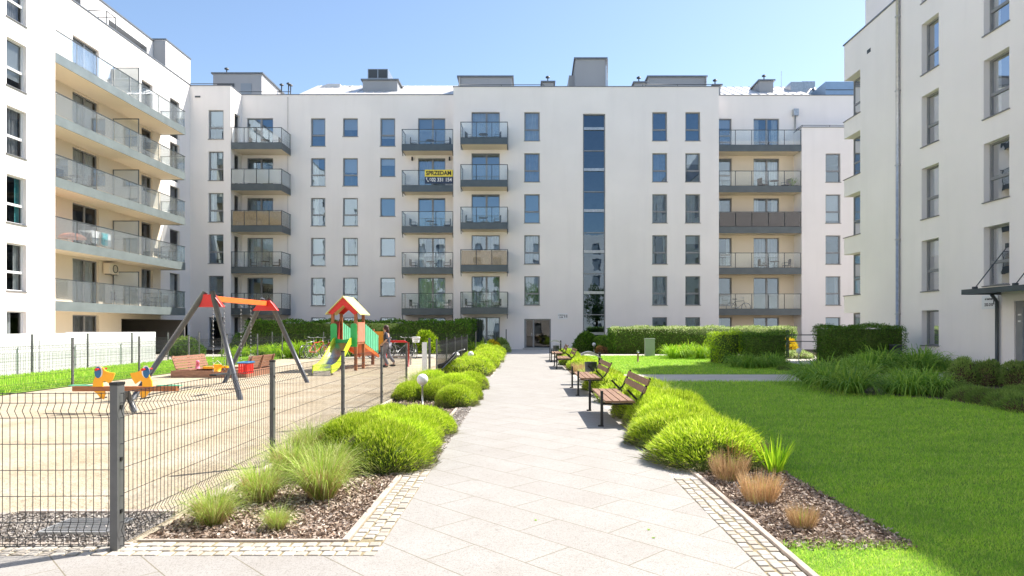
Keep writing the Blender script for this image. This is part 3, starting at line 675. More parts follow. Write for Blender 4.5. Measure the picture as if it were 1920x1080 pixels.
# rooftop structures
def shed(name, x0,x1,y0,y1,zb,zt,zt2, m, cap=True, parent=MBd):
    b = MB(); b.face([(x0,y0,zb),(x1,y0,zb),(x1,y0,zt),(x0,y0,zt)]); b.face([(x0,y1,zb),(x1,y1,zb),(x1,y1,zt2),(x0,y1,zt2)])
    for x in (x0,x1): b.face([(x,y0,zb),(x,y1,zb),(x,y1,zt2),(x,y0,zt)])
    b.face([(x0,y0,zt),(x1,y0,zt),(x1,y1,zt2),(x0,y1,zt2)]); o = b.build(name, m, parent)
    if cap:
        c = MB(); e=.12; t=.1
        P = [(x0-e,y0-e,zt),(x1+e,y0-e,zt),(x1+e,y1+e,zt2),(x0-e,y1+e,zt2)]; Q = [(x,y,z+t) for x,y,z in P]
        c.face([(x,y,z+.004) for x,y,z in P]); c.face(Q)
        for i in range(4): j=(i+1)%4; c.face([P[i],P[j],Q[j],Q[i]])
        c.build('roof_edge','cap',o)
    return o
def vent(x,y,z,h=.55,parent=None,r=.07):
    h=max(h,.15); b = MB(); b.tube([(x,y,z),(x,y,z+h)],r*.6,8); b.tube([(x,y,z+h),(x,y,z+h+.07),(x,y,z+h+.14)],[r*2.2,r*2.3,r*.5],10); b.build('vent_cap','vent_dark',parent)
ph1 = shed('penthouse', PX(860,48),PX(960,48),48,54,17.2,PZ(145,48),PZ(145,48)+.0,'grey_plaster')
for a,c_ in ((886,910),(912,938)):
    b = MB(); b.box(PX(a,48),PX(c_,48),47.96,47.99,17.4,18.35); b.build('window','vent_dark',ph1)
tw = shed('stair_tower', PX(1079,48.5),PX(1136,48.5),48.5,56,17.2,PZ(111,48.5),PZ(111,48.5)-.9,'grey_plaster')
b = MB(); b.tube([(PX(1138,48.5),48.4,17.5),(PX(1138,48.5),48.4,PZ(112,48.5))],.06); b.build('downpipe','galv',tw)
b = MB(); b.box(PX(1066,50),PX(1078,50),49.5,52,17.2,PZ(146,50)); b.build('roof_hatch','grey_plaster',MBd)
ph2 = shed('penthouse', PX(1216,48),PX(1323,48),48,54,17.2,PZ(145,48),PZ(145,48),'grey_plaster')
for a,c_ in ((1246,1268),(1271,1292)):
    b = MB(); b.box(PX(a,48),PX(c_,48),47.96,47.99,17.4,18.35); b.build('window','vent_dark',ph2)
b = MB()
b.tube([(PX(1323,48),47.9,17.5),(PX(1323,48),47.9,PZ(146,48))],.05); b.tube([(PX(862,48),47.9,17.5),(PX(862,48),47.9,PZ(146,48))],.05); b.build('downpipe','galv',MBd)
for (a,c_,Y,py) in ((1017,1038,46,153),(1190,1210,46,154),(1338,1351,46,159),(1424,1450,49,150)):
    o = shed('chimney', PX(a,Y),PX(c_,Y),Y,Y+1.6,17.2,PZ(py+2,Y),PZ(py+2,Y),'grey_plaster'); vent((PX(a,Y)+PX(c_,Y))/2,Y+.5,PZ(py,Y)+.05,.4,o)
# left penthouse, ventilation box, hump
ph3 = shed('penthouse', PX(400,48),PX(491,48),48,55.5,17.2,PZ(139,48),PZ(139,48),'plaster'); 
b = MB(); b.box(PX(400,48)+.004,PX(491,48)-.004,47.96,47.99,17.3,PZ(139,48)-.02); b.build('front_sheet','grey_plaster',ph3)  # grey sheet over the front; the other faces stay white plaster
for a,c_ in ((452,472),(408,440)):
    b = MB(); b.box(PX(a,48),PX(c_,48),47.92,47.95,17.5,PZ(157,48)); b.build('window','vent_dark' if a<430 else 'blind_grey',ph3)
vent(PX(425,49),49,PZ(139,49),.35,ph3)
vb = shed('plant_room', PX(680,49),PX(745,49),49,52,17.2,PZ(151,49),PZ(151,49),'grey_plaster')
b = MB(); b.box(PX(690,49.5),PX(728,49.5),49.4,51.4,PZ(149,49.5),PZ(130,49.5)); b.build('ventilation_unit','galv',vb)
g = MB()
for i in range(2):
    xx0 = PX(691.5+18.5*i,49.5); xx1 = PX(708+18.5*i,49.5)
    g.box(xx0,xx1,49.37,49.395,PZ(147,49.5),PZ(131.5,49.5),0)
g.build('grille','vent_dark',vb)
for px_,py_ in ((528,158),(541,156),(545,159),(657,163),(737,158),(756,163)): vent(PX(px_,51.5),51.5,19.6,PZ(py_+2,51.5)-19.6,MBd,.07)
hp = MB(); x0,x1=PX(583,47.5),PX(612,47.5); hp.box(x0+.2,x1,51,52.6,19,PZ(157,51)); hp.face([(x0+.2,51,PZ(157,51)+.01),(x0-.9,51,19.9),(x0-.9,52.6,19.9),(x0+.2,52.6,PZ(157,51)+.01)]); hp.face([(x0+.2,51,PZ(157,51)),(x0-.9,51,19.9),(x0+.2,51,19.9)]); hp.build('roof_dormer','roof_metal',MBd)
bx = MB(); bx.box(PX(1548,47),PX(1640,47),47,51,17.3,PZ(153,47)); bx.box(PX(1548,47)-.01,PX(1640,47),46.97,46.995,PZ(169,47),PZ(168,47),1); bx.build('metal_plant_box',['blue_metal','vent_dark'],MBd)
b = MB(); b.box(PX(1478,50),PX(1500,50),49.5,51,17.6,PZ(158,50)); b.box(PX(1500,50.6),PX(1524,50.6),50.2,51.5,17.6,PZ(156,50.6)); o=b.build('roof_duct','galv',MBd)
b = MB(); b.tube([(PX(1500,49.5),49.4,18.3),(PX(1517,49.5),49.4,19.3),(PX(1524,49.5),49.4,19.4),(PX(1540,49.5),49.4,18.2)],.14,10); b.build('duct_pipe','galv',o)
for px_ in (1505,1528,1535): vent(PX(px_,50.8),50.8,18.9,.5,o,.09)
b = MB(); b.tube([(PX(1465,50),50,17.8),(PX(1465,50),50,PZ(133,50))],.015,5); b.build('aerial','galv',MBd)
# roof railings
def rail(pts, z0, z1, parent, step=1.2, m='metal_dark', mid=False):
    b = MB()
    for (x0,y0),(x1,y1) in zip(pts, pts[1:]):
        b.tube([(x0,y0,z1),(x1,y1,z1)],.025,6); L = math.hypot(x1-x0,y1-y0); nn = max(1,int(L/step))
        if mid: b.tube([(x0,y0,(z0+z1)/2),(x1,y1,(z0+z1)/2)],.012,5)
        for i in range(nn+1): t=i/nn; x=x0+(x1-x0)*t; y=y0+(y1-y0)*t; b.tube([(x,y,z0),(x,y,z1)],.018,5)
    return b.build('roof_railing', m, parent)
rail([(PX(860,44.5),44.5),(PX(1020,44.5),44.5)],17.5,PZ(159,44.5),MBd,2); rail([(PX(1205,44.5),44.5),(PX(1336,44.5),44.5)],17.5,PZ(158.5,44.5),MBd,2)
rail([(PX(357,44.2),44.2),(PX(430,44.2),44.2)],17.4,PZ(157,44.2),MBd,2); rail([(PX(448,45.8),45.8),(PX(545,45.8),45.8)],17.4,PZ(172,45.8),MBd,2)
rail([(xE+.1,Yr-.2),(xE+.1,Yf+.15),(xG,Yf+.15)],14.85,15.05,MBd,1.7)
b = MB(); b.tube([(PX(540,45.3)-.0,45.26,.2),(PX(540,45.3),45.26,17.3)],.012,5); b.build('lightning_rod_cable','galv',MBd)
b = MB(); x=PX(1491,45.3); b.tube([(x,45.3,13.6),(x,45.3,16.0)],.05,8); b.box(x-.17,x+.17,45.1,45.36,16.0,16.45); b.build('rainwater_hopper','galv',MBd)
b = MB()
for px_,py_,Y in ((773,298,45.2),(843,298,45.2),(1500,594,45.3)): b.box(PX(px_,Y)-.05,PX(px_,Y)+.05,Y-.12,Y+.05,PZ(py_,Y)-.12,PZ(py_,Y)+.12)
b.build('wall_lamp','black',MBd)
b = MB(); b.box(PX(366,43.6),PX(376,43.6),43.56,43.58,PZ(183,43.6),PZ(180,43.6)); b.build('wall_vent','vent_dark',MBd)

# ---------------------------------------------------------------- left building
LB = empty('apartment_building', (-22,30,0), 'sunlit white apartment block on the left with long pale balconies', 'apartment building')
xL, xLr = -20.7, -22.2; fLF = Fac('y', xL, -1); fLR = Fac('y', xLr, -1)
W = MB(); WL = []
hs = []
for y0,y1 in ((26.28,27.32),(22.5,23.6),(16.5,17.6),(10,11.1)):
    for k in range(6):
        z1=Tk(k); z0=z1-1.93 if k<5 else .3; hs.append((y0,y1,z0,z1)); WL.append((fLF,y0,y1,z0,z1,'tall',('curtain_teal',.5) if k==3 else ('curtain',.55) if k in (4,5) else ('blind',.8) if k==1 else ('curtain_dim',1)))
fLF.wall(W, -14, 29, -.3, 17.5, hs)
W.face([(xL,29,-.3),(xLr,29,-.3),(xLr,29,17.5),(xL,29,17.5)])
hs = []
for y0,y1 in ((32.3,34.3),(38.1,39.25),(41.15,42.3)):
    for k in range(5):
        hs.append((y0,y1,FL[k],Tk(k))); WL.append((fLR,y0,y1,FL[k],Tk(k),'door' if y0<35 else 'single','rd'))
hs.append((32.3,34.3,.3,2.1)); WL.append((fLR,32.3,34.3,.3,2.1,'door',('curtain_dim',1)))
arch = (36.2,43.3,.0,1.95); hsu=[h for h in hs if h[2]>13.3]; hsl=[h for h in hs if h[2]<13.3]+[arch]
fLR.wall(W, 29, 43.6, 13.2, 17.5, hsu); fLR.wall(W, 29, 40.1, -.3, 13.2, [h for h in hsl if h[0]<40.1], 1); fLR.wall(W, 40.1, 43.6, -.3, 13.2, [h for h in hsl if h[1]>40.1], 0)
W.face([(-34,-14,-.3),(xL,-14,-.3),(xL,-14,17.5),(-34,-14,17.5)]); W.face([(-34,-14,-.3),(-34,44,-.3),(-34,44,17.5),(-34,-14,17.5)])
W.build('wall', ['plaster','cream'], LB)
b = MB(); b.face([(-34,-14,17.2),(xL-.25,-14,17.2),(xL-.25,29,17.2),(xLr-.2,29,17.2),(xLr-.2,44,17.2),(-34,44,17.2)]); b.build('roof','grey_plaster',LB)
b = MB(); b.box(xL-.26,xL+.04,-14,29.04,17.503,17.56); b.box(xLr-.26,xLr+.04,29.04,43.6,17.503,17.56); b.build('parapet_cap','cap',LB)
b = MB(); b.box(-30,-22.4,36.2,36.3,0,1.95); b.box(-30,-22.4,43.2,43.3,0,1.95); b.box(-30,-22.37,36.1,43.4,1.95,2.1); b.box(-30.1,-30,36,43.4,0,2); b.build('passage','passage_wall',LB)
interior(fLF, LB, -13.5, 28.8, 0, 17, 3.0, FL)
b = MB(); b.face([(-25,29,0),(-25,36.1,0),(-25,36.1,17),(-25,29,17)]); b.face([(-25,36.1,2.2),(-25,43.6,2.2),(-25,43.6,17),(-25,36.1,17)])
for z in FL: b.box(-25,-22.6,29.1,43.5,z-.12,z+.05)
for y in (31.5,35.4,37.2,40.2,43.2): b.box(-25,-22.6,y,y+.12,2.3,17)
b.build('room_interior','inside',LB)
for (fac,a0,a1,z0,z1,sty,cov) in WL:
    if cov=='r': cov=rcover()
    elif cov=='rd': cov=rcover(True)
    window(fac,LB,a0,a1,z0,z1,sty,cov,sill=(fac is fLF),fm='frame_white' if fac is fLF else 'frame_grey', rev=.19)
for k in range(5):
    F_=FL[k]; bo = balcony(fLR, LB, 29.03, 40.1, 1.5, F_, 8, left=False, right=True, brackets=False, fas='fascia_sunlit')
    s_ = MB(); y=35.4
    for q in ((xL-.06,xL-.10),(xLr+.04,xLr+.08)): s_.box(q[0],q[1],y-.02,y+.02,F_,F_+1.95)
    s_.box(xLr+.04,xL-.06,y-.02,y+.02,F_+1.95,F_+1.99); s_.box(xLr+.04,xL-.06,y-.015,y+.015,F_+.98,F_+1.0); s_.build('divider_frame','metal_dark',bo)
    g = MB(); g.box(xLr+.08,xL-.10,y-.005,y+.005,F_+.1,F_+1.95); g.build('divider_glass','frosted' if k!=1 else 'clear_glass',bo)
# loggia penthouse and lift blocks
P3 = MB(); fP = Fac('y', -24.3, -1); fP.wall(P3, 20, 43, 17.2, 20.15, [(30.0,36.0,17.25,19.5),(38.4,42.3,17.25,19.45)], rev=1.6, mrev=1)
P3.face([(-24.3,43,17.2),(-31,43,17.2),(-31,43,20.15),(-24.3,43,20.15)]); P3.face([(-24.3,20,20.15),(-24.3,43,20.15),(-31,43,20.15),(-31,20,20.15)])
P3.face([(-25.9,29,17.2),(-25.9,43,17.2),(-25.9,43,20),(-25.9,29,20)],1); P3.box(-31,-24.25,19.95,43.05,20.153,20.24,2)
P3.build('penthouse',['plaster','grey_plaster','cap'],LB)
b = MB(); b.box(-26.5,-23.5,43.05,46.2,17.2,20.25,0); b.box(-26.55,-23.45,43.0,46.25,20.253,20.34,2); b.box(-26.5+.02,-23.52,43.01,43.045,17.3,20.2,1); b.build('lift_block',['plaster','grey_plaster','cap'],LB)
b = MB(); b.box(-24.0,-23.9,43.9,44.9,17.3,18.9); b.build('roof_door','frame_grey',LB)
rail([(-22.42,29.3),(-22.42,43.6)],17.5,17.65,LB,1.4); rail([(-20.95,5),(-20.95,28.9)],17.5,17.65,LB,1.4)
b = MB()
for y in (36.5,37.3): b.tube([(-23.2,y,17.2),(-23.2,y,19.0),(-24.2,y,19.05)],.03,6)
b.tube([(-23.2,36.5,19.0),(-23.2,37.3,19.0)],.03,6); b.build('terrace_frame','metal_dark',LB)
# wall lamp, air conditioner
b = MB(); b.box(xLr+.02,xLr+.12,30.6,30.75,4.55,4.8); b.build('wall_lamp','black',LB)
ac = empty('air_conditioner', (xLr+.25,35.0,4.35), 'beige outdoor air conditioner hung on the wall above the lowest left balcony', 'air conditioner')
b = MB(); b.box(xLr+.05,xLr+.38,34.55,35.35,4.3,4.86); b.build('casing','cream',ac,bevel=.02)
b = MB(); b.torus((xLr+.39,35.05,4.58),.2,.02,(1,0,0),20,5); 
for i in range(6): b.box(xLr+.385,xLr+.392,34.87,35.23,4.42+.06*i,4.43+.06*i)
b.build('fan_grille','black',ac)
b = MB(); b.tube([(xLr+.05,34.7,4.28),(xLr+.38,34.7,4.28)],.02,5); b.tube([(xLr+.05,35.2,4.28),(xLr+.38,35.2,4.28)],.02,5); b.build('bracket','metal_dark',ac)

# ---------------------------------------------------------------- right building
RB = empty('apartment_building', (15.5,20,0), 'shaded white apartment block on the right with a canopy and drainpipe', 'apartment building')
xR = 15.1; fRR = Fac('y', xR, 1); W = MB(); WR = []; hs = []
for j,(y0,y1) in enumerate(((24.06,25.1),(20.55,21.7),(16.2,17.3),(11.5,12.6),(6,7.1),(0,1.1),(-6,-4.9))):
    for k in range(6):
        z1=(13.0+ST)-ST*k; z0=z1-1.93 if k<5 else .81
        if k==5: z1=2.12
        if j==1 and k==5: continue
        hs.append((y0,y1,z0,z1)); WR.append((fRR,y0,y1,z0,z1,'tall' if k<5 else 'single','r'))
door = (18.3,20.35,.02,2.3); hs.append(door)
fRR.wall(W, -14, 26.8, -.3, 17.6, hs, rev=.26)
nz = [((13.13-1.93)-ST*k, 13.13-ST*k) for k in range(5)]
nh = [(29.7,31.2,a,b_) for a,b_ in nz]
fRR.wall(W, 26.8, 31.2, -.3, 14.8, nh, rev=0)
for a,b_ in nz:
    for z in (a,b_): W.face([(xR,29.7,z),(xR+.5,29.7,z),(xR+.5,31.2,z),(xR,31.2,z)])
    W.face([(xR,29.7,a),(xR+.5,29.7,a),(xR+.5,29.7,b_),(xR,29.7,b_)])
E = Fac('x', 31.2, -1)
for (a,b_) in nz: pass
E.wall(W, xR, 28, -.3, 14.8, [(xR,xR+.5,a,b_) for a,b_ in nz], rev=0)
W.face([(xR,26.8,14.8),(28,26.8,14.8),(28,31.2,14.8),(xR,31.2,14.8)])
for q in (((16.1,26.8),(16.1,31.2)),((16.1,31.2),(28,31.2))): W.face([(*q[0],14.8),(*q[1],14.8),(*q[1],17.6),(*q[0],17.6)])
W.face([(xR,26.8,14.8),(28,26.8,14.8),(28,26.8,17.6),(xR,26.8,17.6)])
W.face([(16.1,26.8,17.6),(28,26.8,17.6),(28,31.2,17.6),(16.1,31.2,17.6)]); W.face([(xR,-14,17.6),(28,-14,17.6),(28,26.8,17.6),(xR,26.8,17.6)])
W.face([(xR,-14,-.3),(28,-14,-.3),(28,-14,17.6),(xR,-14,17.6)]); W.face([(28,-14,-.3),(28,31.2,-.3),(28,31.2,17.6),(28,-14,17.6)])
W.build('wall','plaster',RB)
b = MB(); b.box(xR-.05,xR+.25,26.84,31.24,14.803,14.86); b.box(xR-.04,xR+.26,-14,26.8,17.603,17.66); b.build('parapet_cap','cap',RB)
for a,b_ in nz:
    q = MB(); q.box(xR-.04,xR+.5,29.66,31.24,a-.03,a+.004); o_=q.build('corner_sill','sill',RB)
    f = MB()
    for y in (29.72,30.45,31.13): f.box(xR+.44,xR+.5,y,y+.06,a+.01,b_-.01)
    f.box(xR+.44,xR+.5,29.78,31.13,b_-.07,b_-.01); f.box(xR+.44,xR+.5,29.78,31.13,a+.01,a+.07); f.box(xR+.443,xR+.5,29.78,31.13,a+.72,a+.8)
    w_ = f.build('corner_window','frame_grey',RB); g = MB(); g.face([(xR+.47,29.75,a+.02),(xR+.47,31.15,a+.02),(xR+.47,31.15,b_-.02),(xR+.47,29.75,b_-.02)]); g.build('pane','pane_side',w_)
interior(fRR, RB, -13.5, 29.5, 0, 17.5, 3.0, FL)
for (fac,a0,a1,z0,z1,sty,cov) in WR: window(fac,RB,a0,a1,z0,z1,sty,rcover() if cov=='r' else cov,rev=.26)
b = MB(); b.tube([(xR-.09,26.55,0),(xR-.09,26.55,17.6)],.075,10); b.box(xR-.19,xR+.0,26.42,26.68,14.75,14.95)
for z in (2,5,8,11,14): b.box(xR-.17,xR,26.47,26.63,z,z+.04)
b.build('drainpipe','galv',RB)
b = MB(); b.box(xR-.01,xR+.03,28.8,29.1,PZ(100,29),PZ(93,29)); b.build('wall_vent','vent_dark',RB)
f = MB(); y0,y1,z0,z1 = door; t=.09
for q in ((y0,y0+t,z0,z1),(y1-t-.2,y1,z0,z1),(y0+t,y1-t-.2,z1-.2,z1),(19.2,19.3,z0,z1-.2)): fRR.box(f,q[0],q[1],.05,.16,q[2],q[3])
dr = f.build('entrance_door','frame_grey',RB); g = MB(); g.face([(xR+.1,y0+.05,.1),(xR+.1,y1-.25,.1),(xR+.1,y1-.25,z1-.15),(xR+.1,y0+.05,z1-.15)]); g.build('pane','stair_glass',dr)
b = MB(); b.box(xR+.02,xR+.05,20.12,20.22,1.85,1.9); b.box(xR+.02,xR+.05,20.12,20.22,1.65,1.7); b.build('bell_button','white_paint',dr)
b = MB(); b.box(13.9,xR-.003,17.2,20.9,2.60,2.66); b.box(13.86,13.9,17.2,20.94,2.52,2.68); b.box(13.9,xR-.003,20.9,20.94,2.52,2.68); cn=b.build('canopy','fascia',RB)
b = MB()
for y in (20.6,18.9,17.4): b.tube([(14.05,y,2.7),(xR,y,4.05)],.018,6); b.box(14.0,14.12,y-.05,y+.05,2.66,2.76); b.box(xR-.06,xR-.003,y-.05,y+.05,3.98,4.12)
b.build('canopy_rod','metal_dark',cn)
b = MB(); b.tube([(xR-.1,20.95,0),(xR-.1,20.95,2.3),(14.8,20.9,2.52)],.055,8); b.build('downpipe','metal_dark',RB)
sg = MB(); sg.box(xR-.03,xR-.004,21.0,21.75,2.08,2.52); so = sg.build('address_sign','white_paint',None,(xR,21.3,2.3)); WLOC[so.name]=Vector((xR,21.3,2.3)); props(so,'white street address board under the dark canopy of the right building','sign')
My = lambda x,y,z: Matrix.Translation((x,y,z)) @ Matrix.Rotation(R(-90),4,'Z') @ Matrix.Rotation(R(90),4,'X')
text_part('ul. Kamienna',.09,so,'lettering','black',My(xR-.034,21.42,2.41),sx=.75,bold=.003); text_part('232-260',.13,so,'lettering','black',My(xR-.034,21.42,2.22),sx=.9,bold=.003); text_part('11',.26,so,'lettering','black',My(xR-.034,21.12,2.31),bold=.008)

# ---------------------------------------------------------------- opposite building (seen mirrored in the panes)
OB = empty('apartment_building', (0,-25,0), 'white apartment block on the opposite side of the courtyard, seen only as window reflections', 'apartment building')
fO = Fac('x', -25, -1); W = MB(); hs = []
for k in range(6):
    for i in range(11): hs.append((-19+3.4*i, -17.6+3.4*i, Tk(k)-1.9, Tk(k)))
fO.wall(W, -21, 15, -.3, 17.5, hs); W.face([(-21,-25,17.5),(15,-25,17.5),(15,-38,17.5),(-21,-38,17.5)]); W.build('wall','plaster',OB)
b = MB()
for h in hs: fO.box(b,h[0],h[1],.15,.2,h[2],h[3])
b.build('window','blind_grey',OB)
# ================================================================ fences
def wire_panel(x0,y0,x1,y1,zt=1.06,zb=.03,step=.05,r=.0026,fold=.028,hz=(.98,.78,.58,.38,.2),n=3):
    b = MB(); d = Vector((x1-x0,y1-y0,0)); L = d.length; u = d/L; nv = Vector((-u.y,u.x,0)); o = Vector((x0,y0,0))
    prof = [(zb,0),(zb+.06,0),(zb+.11,fold),(zb+.16,0),(zt-.17,0),(zt-.12,fold),(zt-.07,0),(zt,0)]
    k = max(2,int(L/step))
    for i in range(k+1):
        p = o+u*(L*i/k); b.tube([p+nv*q+Vector((0,0,z)) for z,q in prof], r, n, cap=False)
    for z,q in [(zb,0),(zb+.06,0),(zb+.16,0),(zt-.17,0),(zt-.07,0),(zt-.005,0)]+[(zb+.16+(zt-.33-zb)*t,0) for t in (.25,.5,.75)]:
        b.tube([o+nv*(q+.004)+Vector((0,0,z)), o+u*L+nv*(q+.004)+Vector((0,0,z))], r*1.15, n, cap=False)
    return b
def post(x,y,h,w=.04,d=.055):
    b = MB(); b.box(x-w/2,x+w/2,y-d/2,y+d/2,-.05,h,0); b.box(x-w/2-.003,x+w/2+.003,y-d/2-.003,y+d/2+.003,h,h+.02,1)
    for z in (.25,.6,.95): b.box(x+w/2,x+w/2+.006,y-.012,y+.012,z,z+.025,1)
    return b
def fence(pts, label, r=.0026, step=.05, h=1.12, zt=1.06, gaps=(), big=None, nopost=()):
    (x0,y0) = pts[0]; f = empty('mesh_fence', (x0,y0,0), label, 'fence')
    for i,(x,y) in enumerate(pts):
        if i in nopost: continue
        if big and i in big: post(x-.045,y+.0,h+.03,.05,.08).build('post',['fence_post','black'],f)
        else: post(x,y,h).build('post',['fence_post','black'],f)
    for i,(p,q) in enumerate(zip(pts,pts[1:])):
        if i in gaps: continue
        wire_panel(*p,*q,r=r,step=step,zt=zt).build('mesh_panel','fence_metal',f)
    return f
fence([(-2.70,4.43),(-5.3,4.36),(-7.9,4.29)], 'dark wire mesh fence facing the camera at the lower left corner', h=1.08, big=(0,))
fence([(-2.74,4.50),(-2.745,7.15),(-2.75,9.93),(-2.75,12.6),(-2.76,15.3)], 'long dark wire mesh fence beside the mounds, running from the corner post toward the house', r=.0024, nopost=(0,))
fence([(-2.72,20.2),(-2.74,22.9),(-2.74,25.6),(-2.75,28.4),(-2.75,31.1)], 'far stretch of mesh fence past the gate opening and the pushchair', r=.003)
fence([(-11.55,8.4),(-11.55,11.2),(-11.55,14.0),(-11.55,16.8),(-11.55,19.7),(-11.55,22.6),(-11.55,25.5),(-11.55,28.4),(-11.55,31.3)], 'mesh fence along the far left side of the playground sand', h=1.2, r=.003)
fence([(-15.35,17.9),(-15.35,20.5),(-15.35,23.1),(-15.35,25.7),(-15.35,28.3),(-15.35,31)], 'mesh fence right in front of the white hoarding', h=1.25, r=.003)
fence([(-15.35,33.3),(-12.8,33.3),(-10.2,33.3),(-7.6,33.3),(-5.0,33.3),(-2.5,33.3)], 'dark mesh fence at the back of the playground behind the bicycles', h=1.25, r=.004, step=.07, zt=1.15)
b = MB(); x,y=-2.74,17.9; b.box(x-.06,x+.06,y-.05,y+.05,-.05,1.08,0); props(b.build('gate_post','white_paint',None,(x,y,0)),'white gate post standing at the playground opening','post')
b = MB(); b.box(x+.1,x+.16,y+.02,y+.06,-.05,1.2); props(b.build('gate_post','fence_post',None,(x+.1,y,0)),'thin dark post right beside the white gate post','post')
# white hoarding on the left
hb = empty('hoarding', (-15.9,24,0), 'low white panel wall behind the left mesh fence', 'wall')
for y0,y1,x in ((8,12,-15.72),(12.05,16.4,-15.72),(16.45,21.2,-15.72),(21.25,27.9,-15.72)):
    b = MB(); b.box(x,x+.06,y0,y1,.02,1.29); b.build('panel','board_white',hb)
b = MB(); b.box(-19.5,-15.72,27.92,27.98,.02,1.29); b.build('panel','board_white',hb)

# ================================================================ benches
bench = empty('park_bench', (0,0,0), 'x', 'bench', 'benches along the right edge of the path')
b = MB()
for i in range(4): b.box(.02+.115*i,.12+.115*i,.0,1.95,.355,.39)
b.build('seat','bench_wood',bench,bevel=.004)
b = MB(); rt = Matrix.Rotation(R(22),3,'Y')
for t in (.0,.115):
    b.box(.60+t*.42,.63+t*.42,.0,1.95,.49+t,.59+t, rot=rt)
b.build('backrest','bench_wood',bench,bevel=.004)
for y in (.06,1.89):
    b = MB(); b.box(-.045,-.005,y-.02,y+.02,0,.53); b.box(-.08,.0,y-.03,y+.03,0.0,.02); b.build('front_leg','black',bench)
    b = MB(); q=lambda x,z:(x,y,z)
    b.tube([q(.36,.545),q(.50,.40),q(.56,.34),q(.70,.0)],.022,4); b.tube([q(.44,.33),q(.56,.44),q(.70,.72)],.02,4); b.tube([q(-.02,.34),q(.58,.335)],.02,4); b.build('back_frame','black',bench)
for i,(x,y) in enumerate(((1.17,9.8),(1.17,14.2),(1.13,23.1),(1.13,27.8))):
    place(bench, i==0, (x,y,.012), 0, ('brown slatted bench closest to the camera beside the path','second brown slatted bench, beside the domed litter bin','third bench from the camera, small and dark beside the path','farthest bench beside the path, near the far litter bin')[i])

# ================================================================ litter bins, lamps, bollards, cabinet
def bin_(x,y,label,h=.86):
    e = empty('litter_bin', (x,y,0), label, 'litter bin', 'domed litter bins by the path')
    b = MB(); b.box(x+.17,x+.23,y-.03,y+.03,0,h-.03); b.build('post','black',e)
    b = MB(); b.tube([(x-.03,y,.22),(x-.03,y,.58)],[.145,.165],14); b.build('bucket','metal_dark',e)
    b = MB(); up=[(x-.29+.046*i, h-.11*((i-4.5)/5.5)**2) for i in range(12)]; lo=[(u,v-.035-.05*(1-abs(k-5.5)/5.5)) for k,(u,v) in enumerate(up)]
    b.prism(up+lo[::-1], lambda u,v,t:(u,t,v), y-.17, y+.17)
    b.build('hood','galv',e)
bin_(1.75,17.3,'domed litter bin standing behind the second bench'); bin_(1.55,32.6,'far domed litter bin standing near the entrance')
lamp = empty('garden_lamp',(0,0,0),'x','lamp','white globe lamps in the beds')
b = MB(); b.tube([(0,0,0),(0,0,.37)],.017,8); b.tube([(0,0,.35),(0,0,.38)],.035,10); b.build('post','galv',lamp)
b = MB(); b.sphere((0,0,.48),.11,24); b.build('globe','white_paint',lamp)
for i,(x,y,l) in enumerate(((-2.0,12.8,'white globe lamp between the near lime mounds left of the path'),(-2.04,24.6,'white globe lamp in the far left bed beyond the gate opening'),(-2.24,37.2,'small white globe lamp at the far end of the left bed'),(4.0,38.4,'white globe lamp in front of the dark shrubs right of the entrance'),(11.0,38.6,'white globe lamp half hidden among the bright lilies and the hedge'),(11.75,28.3,'white globe lamp beside the gap with yellow flowers'))):
    place(lamp,i==0,(x,y,0),0,l)
b = MB(); b.tube([(0,0,0),(0,0,.42)],.035,8,0); b.tube([(0,0,.42),(0,0,.52)],.05,8,1); bo=b.build('bollard_light',['bench_wood','galv']); bo.location=(4.72,27.6,0)
props(bo,'small brown stub light on the lawn in front of the grey cabinet','light')
cb = empty('utility_cabinet',(6.3,33.4,0),'grey green utility cabinet standing in front of the long hedge','cabinet')
x,y=6.3,33.4; b = MB(); b.box(x-.24,x+.24,y-.15,y+.15,.0,.86); b.build('body','cabinet',cb,bevel=.01)
b = MB(); b.box(x-.26,x+.26,y-.17,y+.17,.86,.92); b.build('lid','cabinet',cb,bevel=.01)
b = MB(); b.box(x-.21,x+.21,y-.165,y-.15,.28,.82); b.build('door','cabinet',cb)
b = MB(); b.tube([(13.6,24.2,0),(13.6,24.2,.82)],.2,16); b.tube([(13.6,24.2,.82),(13.6,24.2,.86)],.215,16); props(b.build('litter_bin','metal_dark',None,(13.6,24.2,0)),'dark round litter bin among lilies by the right wall','litter bin')
dg = empty('drain_grate',(-3.2,4.85,0),'pale metal drain grate lying in pebbles behind the corner post','grate')
b = MB()
for i in range(9): b.box(-3.46,-3.0,4.70+.035*i,4.715+.035*i,.018,.04)
b.build('bars','galv',dg)
b = MB(); b.box(-3.48,-3.46,4.68,5.03,.0,.042); b.box(-3.0,-2.98,4.68,5.03,.0,.042); b.box(-3.46,-3.0,4.68,4.695,.0,.042); b.box(-3.46,-3.0,5.015,5.03,.0,.042); b.build('frame','galv',dg)
b = MB(); b.box(-1.25,-1.19,41.9,42.0,0,1.35); props(b.build('post','metal_dark',None,(-1.22,42,0)),'slim dark post left of the entrance door','post')

